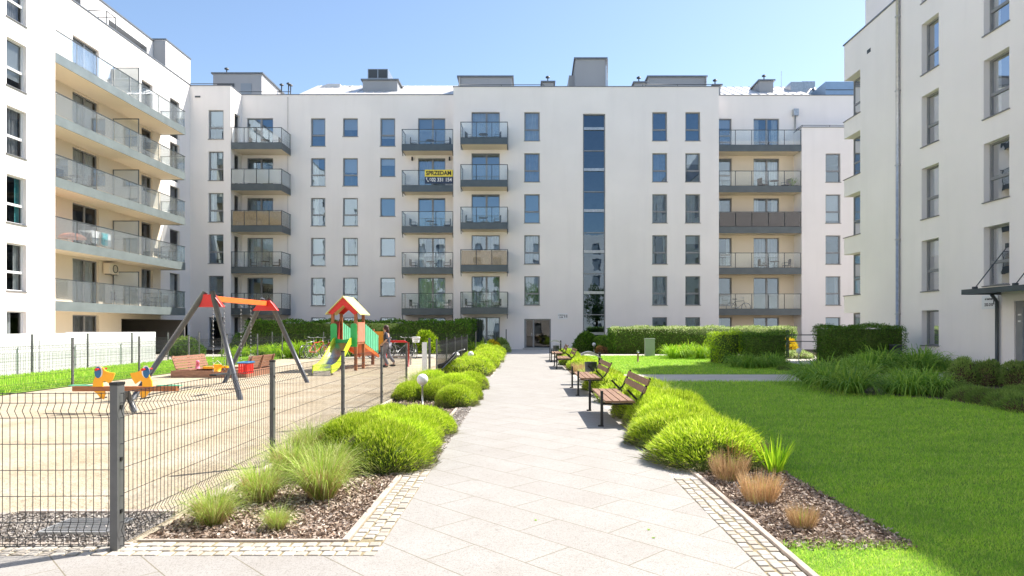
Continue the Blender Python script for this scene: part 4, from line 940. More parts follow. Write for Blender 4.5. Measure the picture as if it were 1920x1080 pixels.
# ================================================================ playground
sw = empty('swing_set',(-7,15.7,0),'red and orange swing set frame on slanted grey legs','swing set')
xs=-6.85; zt=2.15; yA,yB=14.25,17.4
for yA_,yf in ((yA,13.6),(yB,17.8)):
    for xf,dx in ((-8.15,-.13),(-5.87,.13)):
        top=(xs+dx*.6,yA_,zt+.10); b=MB(); b.tube([(xf,yf,-.05),top],.057,14); lg=b.build('leg','swing_leg',sw)
    P=[(xs-.33,zt-.22),(xs-.13,zt+.05),(xs+.13,zt+.05),(xs+.33,zt-.22)]
    b=MB(); b.prism(P, lambda u,v,t:(u,t,v), yA_-.07, yA_+.07); b.build('bracket_plate','red',sw,bevel=.01)
b=MB(); b.box(xs-.05,xs+.05,yA+.07,yB-.07,zt-.09,zt+.03); b.build('crossbeam','orange',sw,bevel=.006)
def chain(pts):
    b=MB(); 
    for (p,q) in zip(pts,pts[1:]):
        p=Vector(p); q=Vector(q); nn=int((q-p).length/.045)
        for i in range(nn):
            a=p.lerp(q,i/nn); c=p.lerp(q,(i+.72)/nn); o_=.008 if i%2 else 0
            b.tube([a+Vector((o_,0,0)),c+Vector((o_,0,0))],.0055,4); b.tube([a-Vector((o_,0,0)),c-Vector((o_,0,0))],.0055,4)
    return b
s1 = empty('swing',(xs,14.75,zt),'plain black swing seat hanging on chains from the near half of the beam','swing','swings on the frame')
for y in (14.45,15.0): chain([(xs,y,zt-.09),(xs,y,.47)]).build('chain','galv',s1)
b=MB(); b.box(xs-.08,xs+.08,14.43,15.02,.42,.46); b.build('seat','rubber',s1,bevel=.01)
s2 = empty('swing',(xs,16.15,zt),'red and blue toddler cradle swing hanging on chains','swing','swings on the frame')
for y in (15.87,16.43): chain([(xs,y,zt-.09),(xs,y,.66)]).build('chain','galv',s2)
b=MB()
for i in range(6):
    y=15.97+.33*i/5
    for x in (xs-.11,xs+.10): b.box(x,x+.01,y,y+.03,.38,.62)
for i in range(4):
    x=xs-.09+.05*i; b.box(x,x+.028,15.95,15.96,.38,.62); b.box(x,x+.028,16.34,16.35,.38,.62)
b.box(xs-.11,xs+.11,15.95,16.35,.36,.38); b.build('cradle','red',s2)
b=MB(); b.tube([(xs-.115,15.94,.63),(xs+.115,15.94,.63),(xs+.115,16.36,.63),(xs-.115,16.36,.63),(xs-.115,15.94,.63)],.022,8); b.build('safety_bar','blue',s2)
# seesaw
ss = empty('seesaw',(-7,11.6,0),'wooden seesaw with two yellow animal heads','seesaw')
ys=11.6; x0,x1=-7.95,-6.12
b=MB(); b.box(x0,x1,ys-.05,ys+.05,.37,.455); b.build('beam','beam_wood',ss,bevel=.005)
b=MB(); b.box(x0-.1,x0+.42,ys-.0,ys+.12,.458,.472); b.build('seat','mint',ss); b=MB(); b.box(x1-.38,x1+.03,ys-.0,ys+.12,.458,.472); b.build('seat','mint',ss)
b=MB()
for s_ in (-1,1): b.tube([(-7.02+s_*.14,ys+.0,0),(-7.02,ys,.38)],.045,8); b.tube([(-7.02,ys+s_*.25,0),(-7.02,ys,.38)],.045,8)
b.build('stand','fence_post',ss)
def head(cx, mir):
    s_=.00128; f_=lambda u,v:( cx+(u-615)*s_*mir, .455-(v-600)*s_)
    body=[(545,600),(552,520),(588,450),(598,380),(618,335),(650,325),(690,350),(715,385),(770,405),(845,415),(835,450),(815,500),(775,562),(735,535),(700,515),(678,540),(682,600)]
    e=MB(); e.prism([f_(*p) for p in body], lambda u,v,t:(u,t,v), ys-.052, ys-.078); h=e.build('animal_head','yellow',ss)
    e=MB(); e.prism([f_(u,v) for u,v in ((560,665),(600,690),(640,745),(690,775),(715,690),(700,662))], lambda u,v,t:(u,t,v), ys-.052, ys-.078); e.build('animal_legs','yellow',ss)
    c=[(600+72*math.cos(a)*.62+20, 405-78*math.sin(a)) for a in np.linspace(0,2*math.pi,20)[:-1]]
    w_=[(600+72*math.cos(a)*.74+30, 395-84*math.sin(a)) for a in np.linspace(0,2*math.pi,20)[:-1]]
    e=MB(); e.prism([f_(*p) for p in w_], lambda u,v,t:(u,t,v), ys-.079, ys-.083); e.build('white_patch','white_paint',h)
    e=MB(); e.prism([f_(*p) for p in c], lambda u,v,t:(u,t,v), ys-.0835, ys-.088); e.build('blue_patch','blue',h)
    x_,z_=f_(635,362); e=MB(); e.tube([(x_,ys-.16,z_),(x_,ys+.12,z_)],.016,8); e.tube([(x_,ys-.17,z_),(x_,ys-.16,z_)],.026,8); e.build('handle','red',h)
    for (u,v) in ((648,758),): x_,z_=f_(u,v); e=MB(); e.tube([(x_,ys-.2,z_),(x_,ys+.1,z_)],.014,8); e.build('footrest','metal_dark',h)
head(-7.48,1); head(-6.62,-1)
# play tower with slide and ramp
tw = empty('play_tower',(-6.2,23,0),'red and green wooden play tower with gabled roof, slide and ramp','play tower')
X0,X1,Y0,Y1=-6.62,-5.83,22.65,23.7
for x in (X0,X1):
    for y in (Y0,Y1): b=MB(); b.box(x-.05,x+.05,y-.05,y+.05,0,1.98); b.build('post','play_post',tw,bevel=.01)
b=MB(); b.box(X0-.05,X1+.05,Y0-.05,Y1+.05,.90,.97); b.build('deck','play_post',tw)
xm=(X0+X1)/2
for sx_,xe in ((-1,X0-.2),(1,X1+.2)):
    b=MB(); y0,y1=Y0-.22,Y1+.15
    b.prism([(xm,2.52),(xe,1.92),(xe,1.95),(xm,2.56)], lambda u,v,t:(u,t,v), y0,y1); b.build('roof_panel','roof_yellow',tw)
for y in (Y0-.16,Y1+.07):
    b=MB(); b.prism([(xm,2.50),(X1+.12,1.98),(X1-.02,1.92),(xm,2.24),(X0+.02,1.92),(X0-.12,1.98)], lambda u,v,t:(u,t,v), y,y+.035); b.build('gable_board','red',tw)
for x0_,x1_ in ((X0-.06,X0+.16),(X1-.16,X1+.06)):
    b=MB(); b.prism([(x0_,.82),(x1_,.82),(x1_,1.56),(x1_-.05,1.62),(x0_+.05,1.62),(x0_,1.56)], lambda u,v,t:(u,t,v), Y0-.075,Y0-.052); b.build('side_panel','green_panel',tw)
def slats(x,y0,y1,zb0,zb1,h,m,n_=6,name='railing_panel'):
    b=MB()
    for i in range(n_):
        t0=(i+.12)/n_; t1=(i+.78)/n_; ya=y0+(y1-y0)*t0; yb=y0+(y1-y0)*t1; za=zb0+(zb1-zb0)*t0; zc=zb0+(zb1-zb0)*t1
        b.prism([(ya,za),(yb,zc),(yb,zc+h),(ya,za+h)], lambda u,v,t:(t,u,v), x-.012, x+.012)
    for dz in (.06,h-.12): b.prism([(y0,zb0+dz),(y1,zb1+dz),(y1,zb1+dz+.07),(y0,zb0+dz+.07)], lambda u,v,t:(t,u,v), x-.035,x-.013)
    return b.build(name,m,tw)
slats(X1+.06,Y0+.06,Y1-.06,.98,.98,.68,'salmon',6); 
b=MB(); b.prism([(Y0+.06,1.0),(Y1-.06,1.0),(Y1-.06,1.7),(Y0+.06,1.7)], lambda u,v,t:(t,u,v), X0-.05,X0-.03); b.build('railing_panel','dark_red',tw)
# ramp to the rear
for x in (X0+.02,X1-.02): slats(x,Y1+.06,26.25,.95,.42,.72,'mint',9)
b=MB(); b.prism([(Y1+.05,.88),(26.3,.35),(26.3,.41),(Y1+.05,.94)], lambda u,v,t:(t,u,v), X0+.06,X1-.06); b.build('ramp','orange',tw)
for x in (X0+.02,X1-.02): b=MB(); b.prism([(Y1+.05,.80),(26.3,.27),(26.3,.38),(Y1+.05,.91)], lambda u,v,t:(t,u,v), x-.04,x+.03); b.build('ramp_beam','orange',tw)
for x in (-6.1,-5.62): b=MB(); b.box(x-.055,x+.055,26.3,26.41,0,1.42); b.build('post','play_post',tw)
b=MB(); b.box(-6.04,-5.68,26.33,26.37,.5,1.32); b.build('end_panel','amber',tw)
b=MB(); b.tube([(X1-.05,Y1-.1,1.62),(X1-.05,Y0+.05,1.05)],.02,6); b.build('handrail','salmon',tw)
# slide
pf=[(22.62,.97),(22.4,.95),(22.1,.80),(21.6,.53),(21.1,.30),(20.75,.20),(20.4,.16),(20.2,.15)]
b=MB(); xa,xb=-6.5,-5.98
for (ya,za),(yb,zb) in zip(pf,pf[1:]): b.face([(xa,ya,za),(xb,ya,za),(xb,yb,zb),(xa,yb,zb)],smooth=True); b.face([(xa,ya,za-.02),(xb,ya,za-.02),(xb,yb,zb-.02),(xa,yb,zb-.02)])
b.build('slide_chute','steel',tw)
for x in (xa-.04,xb+.005):
    P=[(y,z+.16) for y,z in pf]+[(y,z-.06) for y,z in pf[::-1]]; b=MB()
    nn=len(pf)
    for i in range(nn-1):
        q=[(pf[i][0],pf[i][1]+.17),(pf[i+1][0],pf[i+1][1]+.17),(pf[i+1][0],pf[i+1][1]-.07),(pf[i][0],pf[i][1]-.07)]
        b.prism(q, lambda u,v,t:(t,u,v), x, x+.035)
    b.build('slide_side','lime',tw)
b=MB(); b.box(xa,xb,20.2,20.25,0,.15); b.build('slide_foot','steel',tw)
b=MB(); b.prism([(xa-.1,.95),(xb+.1,.95),(xb+.1,1.12),(xm,1.06),(xa-.1,1.12)], lambda u,v,t:(u,t,v), Y0-.11,Y0-.085); b.build('slide_hood','green_panel',tw)
# sandbox with two lid benches
sb = empty('sandbox',(-9.4,20.4,0),'square wooden sandbox with slatted benches behind the swing','sandbox')
for q in ((-10.5,-8.25,19.5,19.56),(-10.5,-8.25,21.6,21.66),(-10.5,-10.44,19.56,21.6),(-8.31,-8.25,19.56,21.6)): b=MB(); b.box(*q,0,.2); b.build('side_board','old_wood',sb)
for x,sg_ in ((-10.4,-1),(-8.35,1)):
    b=MB()
    for i in range(4): b.box(min(x,x-sg_*.42)+.105*i,min(x,x-sg_*.42)+.105*i+.09,19.6,21.6,.205,.23)
    b.build('bench_seat','old_wood',sb)
    b=MB(); rt=Matrix.Rotation(R(16*sg_),3,'Y')
    for i in range(5): b.box(x+sg_*(.02+.026*i)-.012,x+sg_*(.02+.026*i)+.012,19.6,21.6,.25+.075*i,.315+.075*i,rot=rt)
    for y in (19.75,20.6,21.45): b.box(x+sg_*.11-.01,x+sg_*.11+.02,y-.03,y+.03,.2,.64,rot=rt)
    b.build('bench_back','old_wood',sb)
bk = empty('toy_bucket',(-8.9,19.2,0),'yellow toy bucket by the sandbox edge','toy'); b=MB(); b.tube([(-9.0,19.25,.2),(-9.0,19.25,.4)],[.09,.13],12); b.build('bucket','yellow',bk); b=MB(); b.tube([(-9.12,19.25,.4),(-9.0,19.25,.52),(-8.88,19.25,.4)],.008,5); b.build('handle','white_paint',bk)
b=MB(); b.tube([(-10.0,20.1,.23),(-10.0,20.1,.38)],[.07,.05],10); b.sphere((-10.0,20.1,.43),.06,10); props(b.build('toy_doll','pink',None,(-10,20.1,.23)),'small pink toy standing on the sandbox bench','toy')
b=MB(); b.box(-9.75,-9.35,19.9,20.1,.235,.3); b.box(-9.6,-9.2,20.3,20.45,.235,.29); props(b.build('toy_box','yellow',None,(-9.6,20,.23)),'pale yellow toy box on the sandbox','toy')
# red bar and grey balance bench
rb = empty('climbing_bar',(-4.5,24.4,0),'red tubular climbing bar with dark red post','climbing bar')
b=MB(); b.tube([(-5.25,24.8,.0),(-5.25,24.8,.86),(-5.15,24.8,.95),(-4.55,24.8,.95),(-4.43,24.8,.88)],.04,10); b.build('bar','red',rb); b=MB(); b.tube([(-4.42,24.8,0),(-4.42,24.8,.92)],.055,10); b.build('post','dark_red',rb)
bb = empty('balance_beam',(-4.9,26,0),'low grey balance beam behind the climbing bar','balance beam'); b=MB(); b.box(-5.7,-4.45,26,26.25,.3,.36); b.build('beam','galv',bb)
for x in (-5.6,-4.55): b=MB(); b.box(x-.03,x+.03,26.08,26.16,0,.3); b.build('leg','galv',bb)

# ================================================================ bicycles
def bicycle(name_label, loc, rz, fm='dark_red', basket=False, group='bicycles behind the playground', sc=1.0):
    e = empty('bicycle',(0,0,0),name_label,'bicycle',group); rw=.33
    for x in (-.52,.52):
        b=MB(); b.torus((x,0,rw),rw-.018,.018,(0,1,0),28,5); wh=b.build('wheel','rubber',e)
        b=MB(); b.torus((x,0,rw),rw-.045,.010,(0,1,0),24,4)
        for i in range(12): a=math.pi*i/6; b.tube([(x,0,rw),(x+(rw-.045)*math.cos(a),0,rw+(rw-.045)*math.sin(a))],.003,3)
        b.tube([(x,-.04,rw),(x,.04,rw)],.018,6); b.build('rim','galv',wh)
    b=MB(); bb_=(-.08,0,.29); st=(-.22,0,.74); hd=(.36,0,.80); hl=(.40,0,.66); ra=(-.52,0,rw)
    for p,q in ((bb_,st),(st,hd),(bb_,hl),(bb_,ra),(st,ra),(hd,hl)): b.tube([p,q],.017,7)
    for s_ in (-.03,.03): b.tube([(.40,s_,.64),(.47,s_,.45),(.52,s_,rw)],.012,6)
    b.build('frame',fm,e)
    b=MB(); b.tube([(.355,0,.8),(.34,0,.98)],.013,6); b.tube([(.22,-.27,1.02),(.34,-.22,.99),(.36,0,.98),(.34,.22,.99),(.22,.27,1.02)],.013,6); b.build('handlebar','galv',e)
    b=MB(); b.tube([(-.22,0,.72),(-.25,0,.88)],.012,6); b.build('seat_post','galv',e)
    b=MB(); b.prism([(-.4,-.07),(-.36,-.09),(-.2,-.04),(-.1,-.015),(-.1,.015),(-.2,.04),(-.36,.09),(-.4,.07)], lambda u,v,t:(u,v,t), .88,.93); b.build('saddle','black',e)
    b=MB(); b.torus((-.08,0,.29),.08,.008,(0,1,0),16,4); b.tube([(-.08,.09,.29),(.08,.09,.24)],.01,5); b.tube([(-.08,-.09,.29),(-.24,-.09,.34)],.01,5); b.tube([(-.08,-.09,.29),(-.08,.09,.29)],.012,5); b.box(.04,.13,.08,.17,.225,.245); b.box(-.28,-.19,-.17,-.08,.33,.35); b.build('pedals','galv',e)
    if basket:
        b=MB(); 
        for i in range(12):
            a=2*math.pi*i/12; b.tube([(.55+.13*math.cos(a),.15*math.sin(a),.78),(.57+.17*math.cos(a),.2*math.sin(a),1.02)],.012,4)
        for z,r_ in ((.78,.13),(.86,.145),(.94,.16),(1.02,.175)): b.torus((.56,0,z),r_,.014,(0,0,1),16,4)
        b.build('basket','cloth_white',e)
    e.location=loc; e.rotation_euler.z=rz; e.scale=(sc,)*3
    return e
bicycle('dark bicycle with white handlebar, leftmost of the parked bicycles behind the swing',(-10.35,31.6,0),R(75),'galv')
bicycle('red bicycle parked next to the dark one behind the swing',(-9.95,31.5,0),R(62),'red')
bicycle('pale bicycle partly hidden behind the play tower slide',(-9.3,31.6,0),R(70),'dark_red')
bicycle('grey bicycle parked behind the climbing bar and the woman',(-6.1,31.7,0),R(40),'galv')
bicycle('bicycle with a pale front basket parked beside the fence bend',(-5.35,31.6,0),R(-70),'metal_dark',True)
bicycle('dark bicycle lying low behind the play tower posts',(-6.75,31.4,0),R(10),'black')
bicycle('black mountain bicycle standing on the right balcony above the hedge',(PX(1385,44.5),44.55,FL[4]+.0),R(0),'black',group='things kept on balconies')

# ================================================================ pushchair
pc = empty('pushchair',(-2.35,20.9,0),'dark pushchair with pale hood parked at the gate opening','pushchair')
x,y=-2.4,20.9
for dx,dy,r_ in ((-.28,-.22,.11),(-.28,.22,.11),(.22,-.24,.14),(.22,.24,.14)):
    b=MB(); b.torus((x+dx,y+dy,r_),r_-.03,.03,(0,1,0),16,6); b.tube([(x+dx,y+dy-.02,r_),(x+dx,y+dy+.02,r_)],.04,8); b.build('wheel','rubber',pc)
b=MB()
for s_ in (-.22,.22): b.tube([(x-.28,y+s_,.12),(x+.15,y+s_,.55),(x+.28,y+s_,.74),(x+.45,y+s_,.78)],.013,6); b.tube([(x+.22,y+s_,.15),(x,y+s_,.42)],.013,6)
b.tube([(x+.45,y-.22,.78),(x+.45,y+.22,.78)],.018,8); b.build('frame','galv',pc)
b=MB(); b.prism([(x-.38,.22),(x-.28,.17),(x-.02,.34),(x+.26,.66),(x+.2,.72),(x-.02,.48),(x-.2,.36),(x-.36,.32)], lambda u,v,t:(u,t,v), y-.19,y+.19); b.build('seat','black',pc,bevel=.02)
b=MB(); b.sphere((x+.20,y,.60),.2,16,sz=(.12,.17,.10),z0=.0); b.build('hood','cloth_white',pc)

# ================================================================ person
def skin_obj(name, J, E, mats, parent, root, sub=2):
    me=bpy.data.meshes.new(name); names=list(J); me.from_pydata([J[k][0] for k in names],[(names.index(a),names.index(c)) for a,c in E],[])
    o=bpy.data.objects.new(name,me); col.objects.link(o); md=o.modifiers.new('s','SKIN'); sv=me.skin_vertices[0].data
    for i,k in enumerate(names): r_=J[k][1]; sv[i].radius=(r_,r_) if not isinstance(r_,tuple) else r_; sv[i].use_root=(k==root)
    s_=o.modifiers.new('u','SUBSURF'); s_.levels=sub; s_.render_levels=sub; bpy.context.view_layer.update()
    m2=bpy.data.meshes.new_from_object(o.evaluated_get(bpy.context.evaluated_depsgraph_get())); bpy.data.objects.remove(o)
    m2.materials.clear(); m2.materials.append(MATS[mats]); m2.polygons.foreach_set('use_smooth',[True]*len(m2.polygons)); m2.name=name
    n_=bpy.data.objects.new(name,m2); link(n_,parent); return n_
pe = empty('person',(-5.13,24.4,0),'woman with dark hair, patterned dark top and grey trousers walking by the climbing bar','person')
J={'pel':((0,0,.86),.115),'wai':((.0,.01,1.0),.10),'che':((-.02,.02,1.16),.125),'nk':((-.03,.03,1.31),.05),'hd':((-.05,.03,1.38),.07),'hm':((-.055,.03,1.45),.085),'ht':((-.05,.03,1.53),.06),
 'no':((-.145,.03,1.44),.014),'ch':((-.12,.03,1.385),.03),
 'sl':((-.03,-.14,1.25),.055),'el':((.03,-.20,1.02),.038),'wl':((-.12,-.17,.88),.026),'pl':((-.17,-.16,.84),.03),'sr':((-.01,.19,1.25),.055),'er':((.06,.24,1.02),.038),'wr':((-.08,.22,.86),.026),'pr':((-.13,.22,.82),.03),
 'hl':((-.01,-.085,.82),.085),'kl':((-.10,-.09,.46),.055),'al':((.06,-.09,.10),.035),'fl':((-.07,-.09,.035),.03),'hr':((.01,.085,.82),.085),'kr':((.05,.09,.47),.055),'ar':((.26,.09,.17),.035),'fr':((.17,.09,.05),.03)}
E=[('pel','wai'),('wai','che'),('che','nk'),('nk','hd'),('hd','hm'),('hm','ht'),('hm','no'),('hd','ch'),('che','sl'),('sl','el'),('el','wl'),('wl','pl'),('che','sr'),('sr','er'),('er','wr'),('wr','pr'),('pel','hl'),('hl','kl'),('kl','al'),('al','fl'),('pel','hr'),('hr','kr'),('kr','ar'),('ar','fr')]
for h_,sy in (('pl',-1),('pr',1)):
    c=Vector(J[h_][0])
    for i in range(4):
        J[h_+'f%d'%i]=(tuple(c+Vector((-.035-.006*(i in (1,2)),-.03+.02*i,-.035))),.009); J[h_+'g%d'%i]=(tuple(c+Vector((-.045-.006*(i in (1,2)),-.03+.02*i,-.075-.008*(i in (1,2))))),.008); E+=[(h_,h_+'f%d'%i),(h_+'f%d'%i,h_+'g%d'%i)]
    J[h_+'t']=(tuple(c+Vector((-.045,-sy*.04,.0))),.01); E.append((h_,h_+'t'))
off=Vector((-5.13,24.4,0)); skin_obj('body',J,E,'skin',pe,'pel')
sub_=lambda ks,g: {k:(J[k][0],J[k][1]+g) for k in ks}
skin_obj('trousers',sub_(['pel','hl','kl','al','hr','kr','ar'],.018),[('pel','hl'),('hl','kl'),('kl','al'),('pel','hr'),('hr','kr'),('kr','ar')],'trousers',pe,'pel')
skin_obj('top',sub_(['pel','wai','che','sl','el','sr','er'],.017),[('pel','wai'),('wai','che'),('che','sl'),('sl','el'),('che','sr'),('sr','er')],'shirt',pe,'wai')
b=MB(); hx=Vector((-5.13-.03,24.43,1.47)); b.sphere(tuple(hx),.105,18,sz=(.105,.1,.11)); b.sphere(tuple(hx+Vector((.05,0,-.10))),.09,14,sz=(.07,.09,.15)); b.build('hair','hair',pe)
for s_ in (-.09,.09):
    fx=(-.07,.06) if s_<0 else (.17,.26); b=MB(); z=.03 if s_<0 else .05; b.sphere((-5.13+fx[0]+.02,24.4+s_,z+.02),.05,12,sz=(.12,.045,.045)); b.build('shoe','black',pe)

# ================================================================ balcony furniture
def chair(cmat='rattan'):
    e=empty('balcony_chair',(0,0,0),'x','chair','chairs on balconies')
    b=MB(); b.box(-.24,.24,-.22,.22,.40,.44); b.build('seat',cmat,e); b=MB(); b.box(-.24,.24,.20,.24,.44,.86); b.build('backrest',cmat,e,bevel=.01)
    for x in (-.22,.22):
        for y in (-.2,.2): b=MB(); b.tube([(x,y,0),(x,y,.4)],.015,5); b.build('leg','metal_dark',e)
    b=MB()
    for x in (-.25,.25): b.tube([(x,-.2,.4),(x,-.2,.62),(x,.2,.64)],.014,5)
    b.build('armrest','metal_dark',e); return e
def table(tm='rattan'):
    e=empty('balcony_table',(0,0,0),'x','table','tables on balconies'); b=MB(); b.tube([(0,0,.68),(0,0,.71)],.3,18); b.build('tabletop',tm,e)
    b=MB(); b.tube([(0,0,0),(0,0,.68)],.02,6); b.tube([(0,0,0),(0,0,.03)],.18,12); b.build('leg','metal_dark',e); return e
ch0=chair(); tb0=table(); cu=[True,True]
def putc(x,y,z,rz,l): place(ch0,cu[0],(x,y,z),rz,l); cu[0]=False
def putt(x,y,z,l): place(tb0,cu[1],(x,y,z),0,l); cu[1]=False
names=['top','second highest','middle','second lowest','lowest']
bx_=[('central column',[PX(880,43.3),PX(932,43.3)],43.35,(0,2,4)),('column left of centre',[PX(775,44.6),PX(838,44.6)],44.75,(0,2,3,4)),('far left column',[-18.4,-16.9],44.7,(0,3)),('wide right column',[PX(1430,44.7),PX(1475,44.7)],44.75,(1,3))]
for nm,xs_,y,ks in bx_:
    for k in ks:
        z=FL[k]+.02
        for i,x in enumerate(xs_): putc(x,y,z,R(90 if i==0 else -90)+random.uniform(-.4,.4),'%s dark chair on the %s balcony of the %s'%(('left','right')[i],names[k],nm))
        putt((xs_[0]+xs_[1])/2,y,z,'small round table on the %s balcony of the %s'%(names[k],nm))
for k,yy in ((4,(34.6,36.6,37.6,38.8)),(3,(38.6,39.4)),(2,(30.6,32.2))):
    for i,y in enumerate(yy): putc(-21.4,y,FL[k]+.02,R(90*(-1)**i),'%s garden chair on the %s long left balcony'%(ORD[i],names[k]))
putt(-21.4,38.1,FL[4]+.02,'small table between chairs on the lowest long left balcony'); putt(-21.4,31.4,FL[2]+.02,'round table on the middle long left balcony')
dr_=empty('drying_rack',(-21.4,32.8,FL[3]),'white folding drying rack with teal laundry on the left balcony','drying rack'); z=FL[3]+.02
b=MB()
for y in (32.0,33.6): b.tube([(-21.7,y,z),(-21.1,y,z+.95)],.013,5); b.tube([(-21.1,y,z),(-21.7,y,z+.95)],.013,5)
for i in range(7): b.tube([(-21.7+.1*i,32.0,z+.95),(-21.7+.1*i,33.6,z+.95)],.007,4)
b.build('rack','white_paint',dr_)
for y0,y1,m_ in ((32.9,33.3,'cloth_teal'),(33.32,33.55,'cloth_white'),(32.1,32.6,'cloth_white')):
    b=MB(); b.box(-21.12,-21.1,y0,y1,z+.35,z+.97); b.box(-21.2,-21.18,y0+.03,y1-.02,z+.4,z+.965); props(b.build('laundry',m_,None,(-21.1,y0,z+.9)),{32.9:'teal towel hanging on the white drying rack',33.32:'white cloth hanging beside the teal towel',32.1:'pale cloth hanging at the near end of the drying rack'}[y0],'laundry','laundry on the drying rack')
b=MB(); b.tube([(-21.3,31.0,FL[3]+.02),(-21.3,31.0,FL[3]+.5)],.02,6); b.sphere((-21.3,31.0,FL[3]+.45),.5,16,sz=(.5,.7,.25),z0=0); props(b.build('sunshade','salmon',None,(-21.3,31,FL[3])),'low orange sunshade on the second lowest long left balcony','sunshade')
for k in (2,3):
    b=MB(); b.box(xB+.15,xB+1.2,44.3,44.7,FL[k],FL[k]+.4) if False else b.tube([(18.1,44.6,FL[1]),(18.1,44.6,FL[1]+.3)],[.14,.18],12)
po=empty('potted_plant',(18.05,44.6,FL[1]),'leafy potted plant at the right end of the upper right balcony','plant'); b.build('pot','bench_wood',po)
o=obj('foliage',tuft_mesh('foliage',60,.95,.7,.05,['lily','straw'],4,.4,.05)); o.parent=po; o.location=(.05,0,.3)
# banner
bn=empty('banner',(PX(822,43.9),43.93,FL[1]+.7),'yellow and dark sale banner fixed to a balcony railing','banner'); xm_=PX(822.5,43.93); zz=PZ(331,43.93); hw=.93
b=MB(); b.box(xm_-hw,xm_+hw,43.945,43.955,zz,zz+.46); b.build('yellow_field','roof_yellow' if False else 'yellow_banner' if 'yellow_banner' in MATS else 'lime',bn)
b=MB(); b.box(xm_-hw,xm_+hw,43.945,43.955,zz-.47,zz-.002); b.build('dark_field','navy' if 'navy' in MATS else 'blue',bn)
text_part('SPRZEDAM',.40,bn,'lettering','black',Mx(xm_,43.94,zz+.22),sx=.86,bold=.012)
text_part('602 331 154',.34,bn,'lettering','white_paint',Mx(xm_+.12,43.94,zz-.22),sx=.88,bold=.008)
b=MB(); b.tube([(xm_-.82,43.94,zz-.10),(xm_-.80,43.94,zz-.2),(xm_-.72,43.94,zz-.3)],.022,6); b.box(xm_-.85,xm_-.77,43.93,43.944,zz-.13,zz-.07); b.box(xm_-.74,xm_-.66,43.93,43.944,zz-.34,zz-.28); b.build('phone_symbol','white_paint',bn)

# ================================================================ planting
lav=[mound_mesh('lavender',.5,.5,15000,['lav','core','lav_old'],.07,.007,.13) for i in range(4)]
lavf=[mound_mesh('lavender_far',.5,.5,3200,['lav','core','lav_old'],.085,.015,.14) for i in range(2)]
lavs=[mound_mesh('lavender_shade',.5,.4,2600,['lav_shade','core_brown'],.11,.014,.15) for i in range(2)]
def mounds(lst, where, pool, name='lavender_mound', cat='shrub', desc='lime green mound'):
    lst=sorted(lst,key=lambda q:q[1])
    for i,(x,y,r_,h_) in enumerate(lst):
        o=obj(name,pool[i%len(pool)],(x,y,0),random.random()*6,(r_/.5*random.uniform(.92,1.08),r_/.5*random.uniform(.92,1.08),h_/.5))
        nth = ORD[i]+(' from the camera' if i else ' to the camera')
        props(o,'%s, %s, %s'%(desc,nth,where),cat,'mounds '+where)
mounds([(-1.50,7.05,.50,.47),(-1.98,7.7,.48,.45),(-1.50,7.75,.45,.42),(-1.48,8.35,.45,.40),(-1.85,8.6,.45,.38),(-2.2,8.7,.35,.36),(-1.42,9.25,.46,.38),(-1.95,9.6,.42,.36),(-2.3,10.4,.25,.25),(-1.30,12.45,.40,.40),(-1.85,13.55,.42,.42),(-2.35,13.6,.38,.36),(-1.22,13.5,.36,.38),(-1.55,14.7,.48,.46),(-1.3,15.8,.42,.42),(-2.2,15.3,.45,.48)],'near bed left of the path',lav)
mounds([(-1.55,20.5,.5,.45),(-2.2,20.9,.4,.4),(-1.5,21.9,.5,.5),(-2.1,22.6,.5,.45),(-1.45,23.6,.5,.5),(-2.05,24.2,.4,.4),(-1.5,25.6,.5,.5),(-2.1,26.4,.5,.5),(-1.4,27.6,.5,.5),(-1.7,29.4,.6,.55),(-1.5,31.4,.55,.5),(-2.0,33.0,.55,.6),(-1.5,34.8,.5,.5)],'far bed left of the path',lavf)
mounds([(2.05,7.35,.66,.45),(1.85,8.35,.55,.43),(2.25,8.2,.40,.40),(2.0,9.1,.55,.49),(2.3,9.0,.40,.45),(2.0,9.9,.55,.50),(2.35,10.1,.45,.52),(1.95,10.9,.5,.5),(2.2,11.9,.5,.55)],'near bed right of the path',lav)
mounds([(1.95,13.1,.5,.42),(2.0,14.4,.5,.44),(1.85,15.6,.5,.44),(2.1,16.8,.5,.42),(2.1,21.4,.5,.40),(1.95,22.8,.5,.40),(2.1,24.4,.5,.38),(1.7,25.8,.4,.40),(2.1,27.2,.5,.38),(1.8,29.0,.45,.42),(2.1,30.8,.5,.40),(2.0,32.6,.5,.42)],'bed behind the farther benches',lavf)
